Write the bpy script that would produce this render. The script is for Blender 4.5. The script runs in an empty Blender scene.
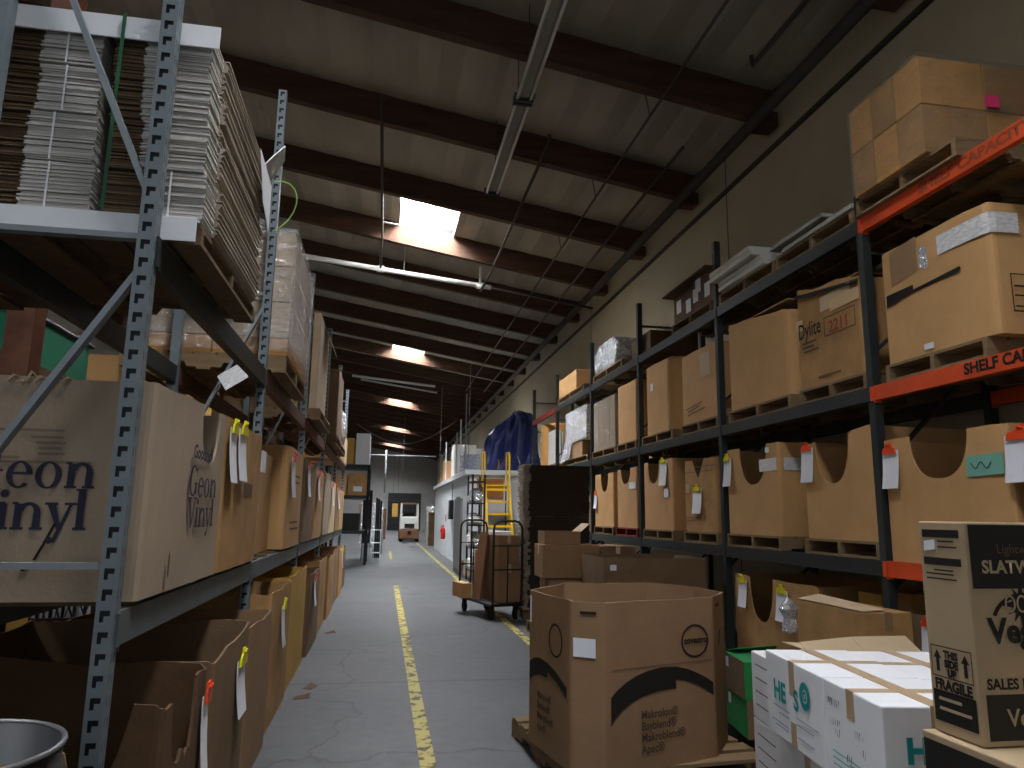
import bpy, bmesh, math, random
from mathutils import Vector, Matrix

rnd = random.Random(11)
SC = bpy.context.scene
COL = SC.collection
PI = math.pi


# ------------------------------------------------------------------ materials
def lin(c):
    out = []
    for v in c[:3]:
        v = v / 255.0
        out.append(v / 12.92 if v <= 0.04045 else ((v + 0.055) / 1.055) ** 2.4)
    return tuple(out)


def mat(name, rgb, rough=0.8, metal=0.0, var=0.12, scale=3.0, bump=0.0, bscale=30.0, stretch=(1, 1, 1), rgb2=None, spec=0.3):
    m = bpy.data.materials.new(name)
    m.use_nodes = True
    nt = m.node_tree
    b = nt.nodes['Principled BSDF']
    b.inputs['Roughness'].default_value = rough
    b.inputs['Metallic'].default_value = metal
    b.inputs['Specular IOR Level'].default_value = spec
    c = lin(rgb)
    tc = nt.nodes.new('ShaderNodeTexCoord')
    mp = nt.nodes.new('ShaderNodeMapping')
    mp.inputs['Scale'].default_value = stretch
    nt.links.new(tc.outputs['Object'], mp.inputs['Vector'])
    n = nt.nodes.new('ShaderNodeTexNoise')
    n.inputs['Scale'].default_value = scale
    n.inputs['Detail'].default_value = 5.0
    n.inputs['Roughness'].default_value = 0.6
    nt.links.new(mp.outputs['Vector'], n.inputs['Vector'])
    r = nt.nodes.new('ShaderNodeValToRGB')
    r.color_ramp.elements[0].position = 0.3
    r.color_ramp.elements[1].position = 0.7
    c2 = lin(rgb2) if rgb2 else tuple(min(1, v * (1 + var)) for v in c)
    c1 = c if rgb2 else tuple(v * (1 - var) for v in c)
    r.color_ramp.elements[0].color = (*c1, 1)
    r.color_ramp.elements[1].color = (*c2, 1)
    nt.links.new(n.outputs['Fac'], r.inputs['Fac'])
    nt.links.new(r.outputs['Color'], b.inputs['Base Color'])
    if bump:
        n2 = nt.nodes.new('ShaderNodeTexNoise')
        n2.inputs['Scale'].default_value = bscale
        n2.inputs['Detail'].default_value = 3.0
        nt.links.new(mp.outputs['Vector'], n2.inputs['Vector'])
        bp = nt.nodes.new('ShaderNodeBump')
        bp.inputs['Strength'].default_value = bump
        bp.inputs['Distance'].default_value = 0.02
        nt.links.new(n2.outputs['Fac'], bp.inputs['Height'])
        nt.links.new(bp.outputs['Normal'], b.inputs['Normal'])
    return m


def glow(name, rgb, strength):
    m = bpy.data.materials.new(name)
    m.use_nodes = True
    b = m.node_tree.nodes['Principled BSDF']
    b.inputs['Base Color'].default_value = (0.8, 0.8, 0.8, 1)
    b.inputs['Emission Color'].default_value = (*lin(rgb), 1)
    b.inputs['Emission Strength'].default_value = strength
    return m


def wrap_mat(name, clear=0.72, bscale=9.0, tint=(225, 228, 232), stretch=(1, 1, 2.5)):
    """clear plastic stretch film: see-through with wrinkled highlights"""
    m = bpy.data.materials.new(name)
    m.use_nodes = True
    nt = m.node_tree
    nt.nodes.remove(nt.nodes['Principled BSDF'])
    out = nt.nodes['Material Output']
    tr = nt.nodes.new('ShaderNodeBsdfTransparent')
    tr.inputs['Color'].default_value = (0.93, 0.94, 0.95, 1)
    gl = nt.nodes.new('ShaderNodeBsdfGlossy')
    gl.inputs['Roughness'].default_value = 0.14
    gl.inputs['Color'].default_value = (*lin(tint), 1)
    df = nt.nodes.new('ShaderNodeBsdfDiffuse')
    df.inputs['Color'].default_value = (*lin(tint), 1)
    tc = nt.nodes.new('ShaderNodeTexCoord')
    mp = nt.nodes.new('ShaderNodeMapping')
    mp.inputs['Scale'].default_value = stretch
    n = nt.nodes.new('ShaderNodeTexNoise')
    n.inputs['Scale'].default_value = bscale
    n.inputs['Detail'].default_value = 4
    n.inputs['Distortion'].default_value = 1.5
    nt.links.new(tc.outputs['Object'], mp.inputs['Vector'])
    nt.links.new(mp.outputs['Vector'], n.inputs['Vector'])
    bp = nt.nodes.new('ShaderNodeBump')
    bp.inputs['Strength'].default_value = 1.0
    bp.inputs['Distance'].default_value = 0.06
    nt.links.new(n.outputs['Fac'], bp.inputs['Height'])
    nt.links.new(bp.outputs['Normal'], gl.inputs['Normal'])
    a = nt.nodes.new('ShaderNodeMixShader')
    a.inputs['Fac'].default_value = 0.12 if clear > .5 else 0.35
    nt.links.new(gl.outputs[0], a.inputs[1])
    nt.links.new(df.outputs[0], a.inputs[2])
    rp = nt.nodes.new('ShaderNodeMapRange')
    rp.inputs['From Min'].default_value = 0.3
    rp.inputs['From Max'].default_value = 0.75
    rp.inputs['To Min'].default_value = min(1.0, clear + 0.15)
    rp.inputs['To Max'].default_value = max(0.0, clear - 0.25)
    nt.links.new(n.outputs['Fac'], rp.inputs['Value'])
    mx = nt.nodes.new('ShaderNodeMixShader')
    nt.links.new(rp.outputs['Result'], mx.inputs['Fac'])
    nt.links.new(a.outputs[0], mx.inputs[1])
    nt.links.new(tr.outputs[0], mx.inputs[2])
    nt.links.new(mx.outputs[0], out.inputs['Surface'])
    return m


M = {}
M['cb_tan'] = mat('cardboard_tan', (190, 149, 100), 0.82, var=0.10, scale=2.5, bump=0.08, bscale=60)
M['cb_amber'] = mat('cardboard_amber', (192, 143, 84), 0.8, var=0.12, scale=2.2, bump=0.08, bscale=60)
M['cb_pink'] = mat('cardboard_pinkish', (186, 143, 98), 0.82, var=0.10, scale=2.2, bump=0.08, bscale=60)
M['cb_worn'] = mat('cardboard_worn', (166, 127, 82), 0.85, var=0.22, scale=3.5, bump=0.1, bscale=50)
M['cb_brown'] = mat('cardboard_brown', (141, 111, 82), 0.85, var=0.12, scale=2.5, bump=0.08, bscale=60)
M['cb_dull'] = mat('cardboard_dull', (116, 92, 68), 0.88, var=0.16, scale=3.0, bump=0.1, bscale=50)
M['cb_grey'] = mat('cardboard_greyed', (158, 140, 120), 0.88, var=0.12, scale=1.6, bump=0.08, bscale=50)
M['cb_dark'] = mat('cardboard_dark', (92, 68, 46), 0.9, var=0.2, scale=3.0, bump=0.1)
M['cb_yellow'] = mat('cardboard_yellow', (190, 150, 72), 0.85, var=0.14, scale=2.5, bump=0.08)
M['cb_orange'] = mat('cardboard_orange', (176, 116, 62), 0.85, var=0.15, scale=2.5, bump=0.08)
M['cb_white'] = mat('carton_white', (226, 228, 232), 0.6, var=0.03, scale=4, bump=0.04)
M['cb_new'] = mat('carton_kraft', (168, 146, 116), 0.75, var=0.05, scale=3, bump=0.05)
M['cb_pale'] = mat('cardboard_pale', (190, 168, 138), 0.85, var=0.1, scale=3, bump=0.06)
M['green'] = mat('carton_green', (36, 128, 66), 0.6, var=0.08)
M['tape'] = mat('packing_tape', (176, 152, 122), 0.4, var=0.06, spec=0.5)
M['tape_clear'] = mat('clear_tape', (200, 172, 128), 0.3, var=0.05, spec=0.5)
M['paper'] = mat('white_paper', (222, 224, 230), 0.7, var=0.03)
M['label_print'] = mat('label_paper_print', (205, 205, 204), 0.7, var=0.25, scale=26, stretch=(1, 1, 3))
M['teal'] = mat('teal_label', (118, 176, 160), 0.6, var=0.05)
M['teal_ink'] = mat('teal_ink', (22, 142, 142), 0.6, var=0.02)
M['ink'] = mat('black_ink', (32, 28, 25), 0.7, var=0.05)
M['ink_navy'] = mat('navy_ink', (44, 42, 62), 0.75, var=0.2, scale=20)
M['ink_soft'] = mat('soft_ink', (70, 56, 44), 0.8, var=0.1)
M['ink_faint'] = mat('faint_ink', (104, 84, 64), 0.8, var=0.15)
M['ink_red'] = mat('red_ink', (146, 70, 44), 0.7, var=0.1)
M['ink_gold'] = mat('gold_print', (168, 150, 118), 0.7, var=0.05)
M['carton_black'] = mat('carton_black_print', (33, 31, 30), 0.6, var=0.1)
M['wood'] = mat('pallet_wood', (126, 104, 76), 0.85, var=0.22, scale=5, stretch=(1, 6, 6), bump=0.15, bscale=20)
M['wood_dark'] = mat('pallet_wood_dark', (104, 84, 62), 0.9, var=0.25, scale=5, stretch=(1, 6, 6), bump=0.15, bscale=20)
M['wood_red'] = mat('pallet_wood_red', (122, 48, 34), 0.85, var=0.2, scale=5, stretch=(1, 6, 6))
M['plastic_black'] = mat('black_plastic', (34, 34, 36), 0.5, var=0.1)
M['purlin'] = mat('roof_timber', (72, 50, 36), 0.85, var=0.3, scale=2.5, stretch=(0.4, 4, 4), bump=0.1)
M['post_grey'] = mat('rack_blue_grey', (112, 122, 127), 0.45, metal=0.2, var=0.14, scale=6, bump=0.03, spec=0.5)
M['brace_grey'] = mat('rack_brace_grey', (128, 136, 142), 0.45, metal=0.2, var=0.1, scale=5, spec=0.5)
M['rack_dark'] = mat('rack_dark_green', (46, 51, 51), 0.5, metal=0.1, var=0.15, scale=6)
M['rack_orange'] = mat('rack_orange', (208, 78, 38), 0.5, var=0.12, scale=6)
M['rack_rust'] = mat('rack_rust_brown', (96, 62, 44), 0.6, var=0.3, scale=5)
M['rack_brick'] = mat('rack_brick_red', (132, 48, 34), 0.6, var=0.2, scale=5)
M['steel'] = mat('galvanised_steel', (150, 152, 154), 0.35, metal=0.8, var=0.1, scale=8)
M['steel_dark'] = mat('dark_steel', (58, 60, 62), 0.45, metal=0.5, var=0.1)
M['black'] = mat('black_paint', (26, 26, 28), 0.5, var=0.1)
M['white_paint'] = mat('white_paint', (222, 226, 228), 0.6, var=0.03)
M['grey_paint'] = mat('grey_paint', (128, 128, 126), 0.6, var=0.08)
M['yellow'] = mat('yellow_paint', (232, 186, 30), 0.45, var=0.08)
M['clip_yellow'] = mat('yellow_clip', (214, 206, 30), 0.4, var=0.05)
M['clip_red'] = mat('red_clip', (226, 76, 36), 0.4, var=0.05)
M['clip_pink'] = mat('pink_clip', (222, 74, 84), 0.4, var=0.05)
M['strap'] = mat('green_strap', (40, 92, 64), 0.4, var=0.1)
M['strap_lime'] = mat('lime_strap', (150, 190, 96), 0.4, var=0.1)
M['tarp'] = mat('blue_tarp', (44, 58, 122), 0.35, var=0.2, scale=3, bump=0.5, bscale=5, spec=0.6)
M['sheet_light'] = mat('board_edge_pale', (186, 182, 176), 0.85, var=0.12, scale=40, stretch=(0.2, 0.2, 3))
M['sheet_brown'] = mat('board_edge_brown', (112, 92, 70), 0.9, var=0.2, scale=40, stretch=(0.2, 0.2, 3))
M['sheet_face'] = mat('board_face_kraft', (158, 147, 132), 0.9, var=0.15, scale=4)
M['pipe_white'] = mat('white_pipe', (206, 206, 202), 0.5, var=0.05)
M['pipe_dark'] = mat('dark_pipe', (58, 52, 46), 0.6, var=0.15)
M['red'] = mat('red_paint', (196, 30, 26), 0.4, var=0.05)
M['pink'] = mat('pink_sticker', (214, 56, 110), 0.6, var=0.03)
M['rubber'] = mat('black_rubber', (22, 22, 22), 0.8, var=0.1)
M['bin_green'] = mat('green_bin', (30, 128, 96), 0.45, var=0.06)
M['lift_white'] = mat('forklift_cream', (206, 206, 200), 0.5, var=0.06)
M['lift_brown'] = mat('forklift_brown', (118, 82, 58), 0.55, var=0.1)
M['foam'] = mat('pale_sheet', (196, 194, 186), 0.8, var=0.06)
M['foam_edge'] = mat('grey_sheet', (140, 138, 130), 0.8, var=0.1)
M['hide'] = mat('ragged_paper', (150, 140, 126), 0.9, var=0.15, scale=10, bump=0.3, bscale=20)
M['wrap'] = wrap_mat('stretch_film', 0.90, 6.0)
M['wrap_thin'] = wrap_mat('stretch_film_thin', 0.72, 7.0)
M['wrap_white'] = wrap_mat('stretch_film_thick', 0.30, 10.0, (236, 238, 242), (1, 2.5, 1))
M['lens'] = mat('milky_lens', (196, 194, 186), 0.35, var=0.04)


def set_ceiling_mat():
    m = mat('ceiling_insulation', (138, 132, 119), 0.6, var=0.12, scale=1.3, bump=0.5, bscale=3.0, stretch=(1.6, 0.5, 1))
    return m


def floor_material():
    m = bpy.data.materials.new('concrete_floor')
    m.use_nodes = True
    nt = m.node_tree
    b = nt.nodes['Principled BSDF']
    tc = nt.nodes.new('ShaderNodeTexCoord')
    n1 = nt.nodes.new('ShaderNodeTexNoise'); n1.inputs['Scale'].default_value = 0.9; n1.inputs['Detail'].default_value = 6
    n2 = nt.nodes.new('ShaderNodeTexNoise'); n2.inputs['Scale'].default_value = 9; n2.inputs['Detail'].default_value = 8
    nt.links.new(tc.outputs['Object'], n1.inputs['Vector']); nt.links.new(tc.outputs['Object'], n2.inputs['Vector'])
    mx = nt.nodes.new('ShaderNodeMix'); mx.data_type = 'FLOAT'; mx.inputs[0].default_value = 0.45
    nt.links.new(n1.outputs['Fac'], mx.inputs[2]); nt.links.new(n2.outputs['Fac'], mx.inputs[3])
    r = nt.nodes.new('ShaderNodeValToRGB')
    r.color_ramp.elements[0].position = 0.32; r.color_ramp.elements[0].color = (*lin((62, 65, 67)), 1)
    r.color_ramp.elements[1].position = 0.68; r.color_ramp.elements[1].color = (*lin((85, 86, 88)), 1)
    nt.links.new(mx.outputs[0], r.inputs['Fac'])
    # cracks: thin lines where distorted cells meet
    dn = nt.nodes.new('ShaderNodeTexNoise'); dn.inputs['Scale'].default_value = 1.4; dn.inputs['Detail'].default_value = 6
    nt.links.new(tc.outputs['Object'], dn.inputs['Vector'])
    vm = nt.nodes.new('ShaderNodeVectorMath'); vm.operation = 'MULTIPLY_ADD'
    vm.inputs[1].default_value = (0.9, 0.9, 0.9)
    nt.links.new(dn.outputs['Color'], vm.inputs[0]); nt.links.new(tc.outputs['Object'], vm.inputs[2])
    vo = nt.nodes.new('ShaderNodeTexVoronoi'); vo.feature = 'DISTANCE_TO_EDGE'; vo.inputs['Scale'].default_value = 0.33
    nt.links.new(vm.outputs[0], vo.inputs['Vector'])
    cr = nt.nodes.new('ShaderNodeMapRange'); cr.inputs['From Min'].default_value = 0.0; cr.inputs['From Max'].default_value = 0.006
    nt.links.new(vo.outputs['Distance'], cr.inputs['Value'])
    m2 = nt.nodes.new('ShaderNodeMix'); m2.data_type = 'RGBA'
    m2.inputs['A'].default_value = (*lin((40, 40, 41)), 1)
    nt.links.new(cr.outputs['Result'], m2.inputs['Factor']); nt.links.new(r.outputs['Color'], m2.inputs['B'])
    # sawn joints every 6 m across the aisle
    sx = nt.nodes.new('ShaderNodeSeparateXYZ'); nt.links.new(tc.outputs['Object'], sx.inputs[0])
    md = nt.nodes.new('ShaderNodeMath'); md.operation = 'WRAP'; md.inputs[1].default_value = 3.0; md.inputs[2].default_value = -3.0
    ad = nt.nodes.new('ShaderNodeMath'); ad.operation = 'SUBTRACT'; ad.inputs[1].default_value = 7.05
    nt.links.new(sx.outputs['Y'], ad.inputs[0]); nt.links.new(ad.outputs[0], md.inputs[0])
    ab = nt.nodes.new('ShaderNodeMath'); ab.operation = 'ABSOLUTE'; nt.links.new(md.outputs[0], ab.inputs[0])
    jr = nt.nodes.new('ShaderNodeMapRange'); jr.inputs['From Min'].default_value = 0.010; jr.inputs['From Max'].default_value = 0.026
    nt.links.new(ab.outputs[0], jr.inputs['Value'])
    m3 = nt.nodes.new('ShaderNodeMix'); m3.data_type = 'RGBA'; m3.inputs['A'].default_value = (*lin((44, 44, 45)), 1)
    nt.links.new(jr.outputs['Result'], m3.inputs['Factor']); nt.links.new(m2.outputs['Result'], m3.inputs['B'])
    nt.links.new(m3.outputs['Result'], b.inputs['Base Color'])
    b.inputs['Roughness'].default_value = 0.5
    b.inputs['Specular IOR Level'].default_value = 0.35
    return m


def worn_paint():
    m = bpy.data.materials.new('worn_yellow_line')
    m.use_nodes = True
    nt = m.node_tree
    b = nt.nodes['Principled BSDF']
    b.inputs['Base Color'].default_value = (*lin((176, 162, 80)), 1)
    b.inputs['Roughness'].default_value = 0.6
    out = nt.nodes['Material Output']
    tc = nt.nodes.new('ShaderNodeTexCoord')
    n = nt.nodes.new('ShaderNodeTexNoise'); n.inputs['Scale'].default_value = 7; n.inputs['Detail'].default_value = 7; n.inputs['Roughness'].default_value = 0.7
    nt.links.new(tc.outputs['Object'], n.inputs['Vector'])
    mr = nt.nodes.new('ShaderNodeMapRange'); mr.inputs['From Min'].default_value = 0.40; mr.inputs['From Max'].default_value = 0.50
    nt.links.new(n.outputs['Fac'], mr.inputs['Value'])
    t = nt.nodes.new('ShaderNodeBsdfTransparent')
    mx = nt.nodes.new('ShaderNodeMixShader')
    nt.links.new(mr.outputs['Result'], mx.inputs['Fac'])
    nt.links.new(t.outputs[0], mx.inputs[1]); nt.links.new(b.outputs[0], mx.inputs[2])
    nt.links.new(mx.outputs[0], out.inputs['Surface'])
    return m


# ------------------------------------------------------------------ mesh helpers
class MB:
    def __init__(s):
        s.v, s.f, s.mi = [], [], []

    def add(s, vs, fs, m=0):
        k = len(s.v)
        s.v += [tuple(v) for v in vs]
        for f in fs:
            s.f.append([i + k for i in f]); s.mi.append(m)
        return s

    def box(s, x0, x1, y0, y1, z0, z1, m=0, T=None):
        vs = [Vector(p) for p in ((x0, y0, z0), (x1, y0, z0), (x1, y1, z0), (x0, y1, z0), (x0, y0, z1), (x1, y0, z1), (x1, y1, z1), (x0, y1, z1))]
        if T is not None:
            vs = [T @ v for v in vs]
        return s.add(vs, [(0, 3, 2, 1), (4, 5, 6, 7), (0, 1, 5, 4), (1, 2, 6, 5), (2, 3, 7, 6), (3, 0, 4, 7)], m)

    def bar(s, p, q, w, h, m=0, up=(0, 0, 1)):
        p, q = Vector(p), Vector(q)
        d = (q - p).normalized(); u = Vector(up)
        if abs(d.dot(u)) > 0.97:
            u = Vector((1, 0, 0)) if abs(d.x) < 0.9 else Vector((0, 1, 0))
        a = d.cross(u).normalized(); b = a.cross(d)
        vs = []
        for c in (p, q):
            for i, j in ((-1, -1), (1, -1), (1, 1), (-1, 1)):
                vs.append(c + a * (i * w / 2) + b * (j * h / 2))
        return s.add(vs, [(0, 3, 2, 1), (4, 5, 6, 7), (0, 1, 5, 4), (1, 2, 6, 5), (2, 3, 7, 6), (3, 0, 4, 7)], m)

    def tube(s, pts, r, n=8, m=0, closed=False):
        pts = [Vector(p) for p in pts]
        vs, fs = [], []
        N = len(pts)
        prev = None
        for i, p in enumerate(pts):
            if closed:
                d = pts[(i + 1) % N] - pts[i - 1]
            else:
                d = pts[min(i + 1, N - 1)] - pts[max(i - 1, 0)]
            d.normalize()
            if prev is None:
                u = Vector((0, 0, 1)) if abs(d.z) < 0.9 else Vector((1, 0, 0))
                a = d.cross(u).normalized()
            else:
                a = (prev - d * prev.dot(d)).normalized()
            prev = a
            b = d.cross(a)
            for k in range(n):
                t = 2 * PI * k / n
                vs.append(p + a * (r * math.cos(t)) + b * (r * math.sin(t)))
        for i in range(N if closed else N - 1):
            j = (i + 1) % N
            for k in range(n):
                l = (k + 1) % n
                fs.append((i * n + k, i * n + l, j * n + l, j * n + k))
        if not closed:
            fs.append(tuple(range(n))[::-1]); fs.append(tuple((N - 1) * n + k for k in range(n)))
        return s.add(vs, fs, m)

    def prism(s, poly, o, xd, yd, dep, m=0):
        o, xd, yd = Vector(o), Vector(xd), Vector(yd)
        nn = xd.cross(yd).normalized()
        k = len(poly)
        vs = [o + xd * a + yd * b for a, b in poly] + [o + xd * a + yd * b + nn * dep for a, b in poly]
        fs = [tuple(range(k))[::-1], tuple(range(k, 2 * k))] + [(i, (i + 1) % k, k + (i + 1) % k, k + i) for i in range(k)]
        return s.add(vs, fs, m)

    def flat(s, poly, o, xd, yd, m=0):
        o, xd, yd = Vector(o), Vector(xd), Vector(yd)
        return s.add([o + xd * a + yd * b for a, b in poly], [tuple(range(len(poly)))], m)

    def lathe(s, prof, cx, cy, n=24, m=0, axis='Z'):
        vs, fs = [], []
        for r, z in prof:
            for k in range(n):
                t = 2 * PI * k / n
                a, b = r * math.cos(t), r * math.sin(t)
                if axis == 'Z':
                    vs.append((cx + a, cy + b, z))
                elif axis == 'X':
                    vs.append((z, cx + a, cy + b))
                else:
                    vs.append((cx + a, z, cy + b))
        for i in range(len(prof) - 1):
            for k in range(n):
                l = (k + 1) % n
                fs.append((i * n + k, i * n + l, (i + 1) * n + l, (i + 1) * n + k))
        return s.add(vs, fs, m)

    def build(s, name, mats, parent=None, smooth=False, bevel=0.0, fix=True, seg=2):
        me = bpy.data.meshes.new(name)
        me.from_pydata(s.v, [], s.f)
        if not isinstance(mats, (list, tuple)):
            mats = [mats]
        for q in mats:
            me.materials.append(q)
        me.polygons.foreach_set('material_index', s.mi)
        if fix:
            bm = bmesh.new(); bm.from_mesh(me)
            bmesh.ops.recalc_face_normals(bm, faces=bm.faces)
            bm.to_mesh(me); bm.free()
        if smooth:
            me.polygons.foreach_set('use_smooth', [True] * len(me.polygons))
        me.update()
        o = bpy.data.objects.new(name, me)
        COL.objects.link(o)
        if parent is not None:
            o.parent = parent
        if bevel:
            b = o.modifiers.new('edge', 'BEVEL'); b.width = bevel; b.segments = seg; b.limit_method = 'ANGLE'
        return o


def tag(o, label, cat, group=None):
    o['label'] = label; o['category'] = cat
    if group:
        o['group'] = group
    return o


def thing(name, label, cat, loc=(0, 0, 0), rz=0.0, group=None):
    o = bpy.data.objects.new(name, None)
    COL.objects.link(o)
    o.empty_display_size = 0.1
    o.location = loc; o.rotation_euler = (0, 0, rz)
    return tag(o, label, cat, group)


def struct(o):
    o['kind'] = 'structure'
    return o


def dup(root, loc, rz=0.0, label=None, group=None):
    r = root.copy(); COL.objects.link(r); r.location = loc; r.rotation_euler = (0, 0, rz)
    if label:
        r['label'] = label
    if group:
        r['group'] = group
    for ch in list(root.children):
        c = ch.copy(); COL.objects.link(c); c.parent = r
        for g in ch.children:
            d = g.copy(); COL.objects.link(d); d.parent = c
    return r


def share(name, me, parent, loc=(0, 0, 0), rz=0.0):
    """another part with the same mesh data"""
    o = bpy.data.objects.new(name, me); COL.objects.link(o); o.parent = parent
    o.location = loc; o.rotation_euler = (0, 0, rz)
    return o


def text(body, size, m, parent, o, xd, yd, name='printed_text', xs=1.0, bold=0.0, align='LEFT', lift=0.003):
    cu = bpy.data.curves.new(name, 'FONT')
    cu.body = body; cu.size = size; cu.offset = bold; cu.align_x = align
    cu.resolution_u = 3
    tmp = bpy.data.objects.new(name, cu); COL.objects.link(tmp)
    dg = bpy.context.evaluated_depsgraph_get()
    me = bpy.data.meshes.new_from_object(tmp.evaluated_get(dg))
    bpy.data.objects.remove(tmp); bpy.data.curves.remove(cu)
    xd, yd = Vector(xd).normalized(), Vector(yd).normalized()
    nn = xd.cross(yd)
    for v in me.vertices:
        v.co = Vector(o) + xd * (v.co.x * xs) + yd * v.co.y + nn * lift
    me.materials.clear(); me.materials.append(m)
    ob = bpy.data.objects.new(name, me); COL.objects.link(ob)
    ob.parent = parent
    return ob


def ell(cx, cy, rx, ry, a0, a1, n):
    return [(cx + rx * math.cos(math.radians(a0 + (a1 - a0) * i / n)), cy + ry * math.sin(math.radians(a0 + (a1 - a0) * i / n))) for i in range(n + 1)]


def ring(cx, cy, rx, ry, tx, ty, a0=0, a1=360, n=24):
    if a1 - a0 >= 360:
        return ring(cx, cy, rx, ry, tx, ty, a0, a0 + 180, n) + ring(cx, cy, rx, ry, tx, ty, a0 + 180, a0 + 360, n)
    return [ell(cx, cy, rx, ry, a0, a1, n) + ell(cx, cy, rx - tx, ry - ty, a1, a0, n)]


def rc(a, b, c, d):
    return [(a, b), (c, b), (c, d), (a, d)]


GLYPH = {
    'G': (ring(.42, .5, .42, .52, .19, .06, 42, 322) + [rc(.58, .08, .77, .42), rc(.50, .39, .87, .45), rc(.72, .64, .77, .96)], .95),
    'e': (ring(.32, .32, .32, .345, .16, .055, 2, 318) + [rc(.14, .32, .63, .385)], .70),
    'o': (ring(.33, .32, .33, .345, .16, .05), .74),
    'n': ([rc(.06, 0, .24, .62), rc(0, 0, .31, .06), rc(0, .60, .15, .66)] + ring(.40, .40, .28, .26, .16, .08, 0, 165) + [rc(.51, 0, .69, .41), rc(.45, 0, .76, .06)], .76),
    'V': ([[(.06, .97), (.28, .97), (.52, 0), (.42, 0)], [(.42, 0), (.52, 0), (.80, .97), (.71, .97)], rc(0, .94, .36, .99), rc(.60, .94, .92, .99)], .88),
    'i': ([rc(.06, 0, .24, .62), rc(0, 0, .31, .06), rc(0, .60, .2, .66), ell(.15, .86, .10, .10, 0, 342, 18)], .36),
    'y': ([[(.05, .63), (.25, .63), (.45, 0), (.33, 0)], [(.58, .63), (.66, .63), (.31, -.30), (.22, -.30)], rc(0, .60, .31, .66), rc(.46, .60, .76, .66), ell(.19, -.25, .085, .085, 0, 342, 18)], .70),
    'l': ([rc(.06, 0, .24, 1.0), rc(0, 0, .31, .06), rc(0, .95, .2, 1.0)], .36),
}


def serif(body, size, o, xd, yd, parent, m, xs=1.0, lift=0.004, name='printed_lettering'):
    xd, yd = Vector(xd), Vector(yd)
    nn = xd.cross(yd).normalized()
    mb = MB(); x = 0
    for i, ch in enumerate(body):
        polys, adv = GLYPH[ch]
        for j, p in enumerate(polys):
            mb.flat([((a + x) * size * xs, b * size) for a, b in p], Vector(o) + nn * (lift + 0.0004 * j), xd, yd)
        x += adv
    return mb.build(name, m, parent, fix=False)


# view frames of a box face in its own coordinates (front faces -x, t runs left to right for someone facing it)
XF, ZF = Vector((0, -1, 0)), Vector((0, 0, 1))


def rot_frame(loc, rz):
    return Matrix.Translation(loc) @ Matrix.Rotation(rz, 4, 'Z')


# ------------------------------------------------------------------ boxes
def shell(corners, h, cuts=None, radius=0.03, th=0.012, bulge=0.0, wave=0.0, ztops=None, seed=0):
    """Open-topped cardboard container: walls with thickness, a floor, cut-outs in the rim.
    corners: outer outline, counter-clockwise; cuts: {edge: [(t0, t1, z_bottom, shape)]}."""
    rr = random.Random(seed)
    cuts = cuts or {}
    n = len(corners)
    P = [Vector((a, b, 0)) for a, b in corners]
    cols = []   # (pos, normal, ztop, bulge factor)
    for i in range(n):
        p, q = P[i], P[(i + 1) % n]
        d = (q - p); L = d.length; d.normalize()
        nn = Vector((d.y, -d.x, 0))
        ts = {radius, L - radius}
        k = max(2, int(L / 0.12))
        for j in range(1, k):
            ts.add(radius + (L - 2 * radius) * j / k)
        for (t0, t1, zb, sh) in cuts.get(i, []):
            for j in range(15):
                ts.add(t0 + (t1 - t0) * (0.5 - 0.5 * math.cos(PI * j / 14)))
            ts.add(t0 - 0.002); ts.add(t1 + 0.002)
        for t in sorted(ts):
            if not (radius - 1e-6 <= t <= L - radius + 1e-6):
                continue
            z = h
            if ztops:
                z = ztops[i] + (ztops[(i + 1) % n] - ztops[i]) * t / L
            z += wave * math.sin(t * 9 + i * 2 + seed) + wave * 0.5 * rr.uniform(-1, 1)
            for (t0, t1, zb, sh) in cuts.get(i, []):
                if t0 <= t <= t1:
                    u = (2 * t - t0 - t1) / (t1 - t0)
                    if sh == 'U':
                        f = 1 - (max(0.0, 1 - abs(u) ** 2.6)) ** 0.5
                    elif sh == 'V':
                        f = abs(u) ** 1.1
                    elif sh == 'T':   # torn
                        f = 0.25 * abs(math.sin(t * 37 + seed)) * (1 - abs(u)) + abs(u) ** 5
                    else:
                        f = 0
                    z = min(z, zb + (z - zb) * min(1, f))
            cols.append((p + d * t, nn, z, math.sin(PI * t / L)))
        # rounded corner after this edge
        d2 = (P[(i + 2) % n] - q).normalized()
        n2 = Vector((d2.y, -d2.x, 0))
        zc = (ztops[(i + 1) % n] if ztops else h)
        a, b = q - d * radius, q + d2 * radius
        for s in (0.33, 0.67):
            pos = a * (1 - s) ** 2 + q * (2 * s * (1 - s)) + b * s ** 2
            cols.append((pos, (nn * (1 - s) + n2 * s).normalized(), zc, 0.0))
    mb = MB(); vs = []; fs = []
    K = 6
    lev = [0, 0.25, 0.5, 0.75, 1.0]
    for pos, nn, z, bf in cols:
        for l in lev:
            o = bulge * bf * math.sin(PI * min(1, l * z / h * 0.75 + 0.12))
            vs.append(pos + nn * o + Vector((0, 0, l * z)))
        o = bulge * bf * math.sin(PI * min(1, z / h * 0.75 + 0.12))
        vs.append(pos + nn * (o - th) + Vector((0, 0, z)))
        vs.append(pos - nn * th + Vector((0, 0, 0.02)))
    W = len(lev) + 2
    N = len(cols)
    for i in range(N):
        j = (i + 1) % N
        for k in range(W - 1):
            fs.append((i * W + k, j * W + k, j * W + k + 1, i * W + k + 1))
    fs.append(tuple(i * W + W - 1 for i in range(N)))
    fs.append(tuple(i * W for i in range(N))[::-1])
    mb.add(vs, fs)
    return mb


def rect(w, d):
    return [(0, w / 2), (0, -w / 2), (d, -w / 2), (d, w / 2)]


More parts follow.
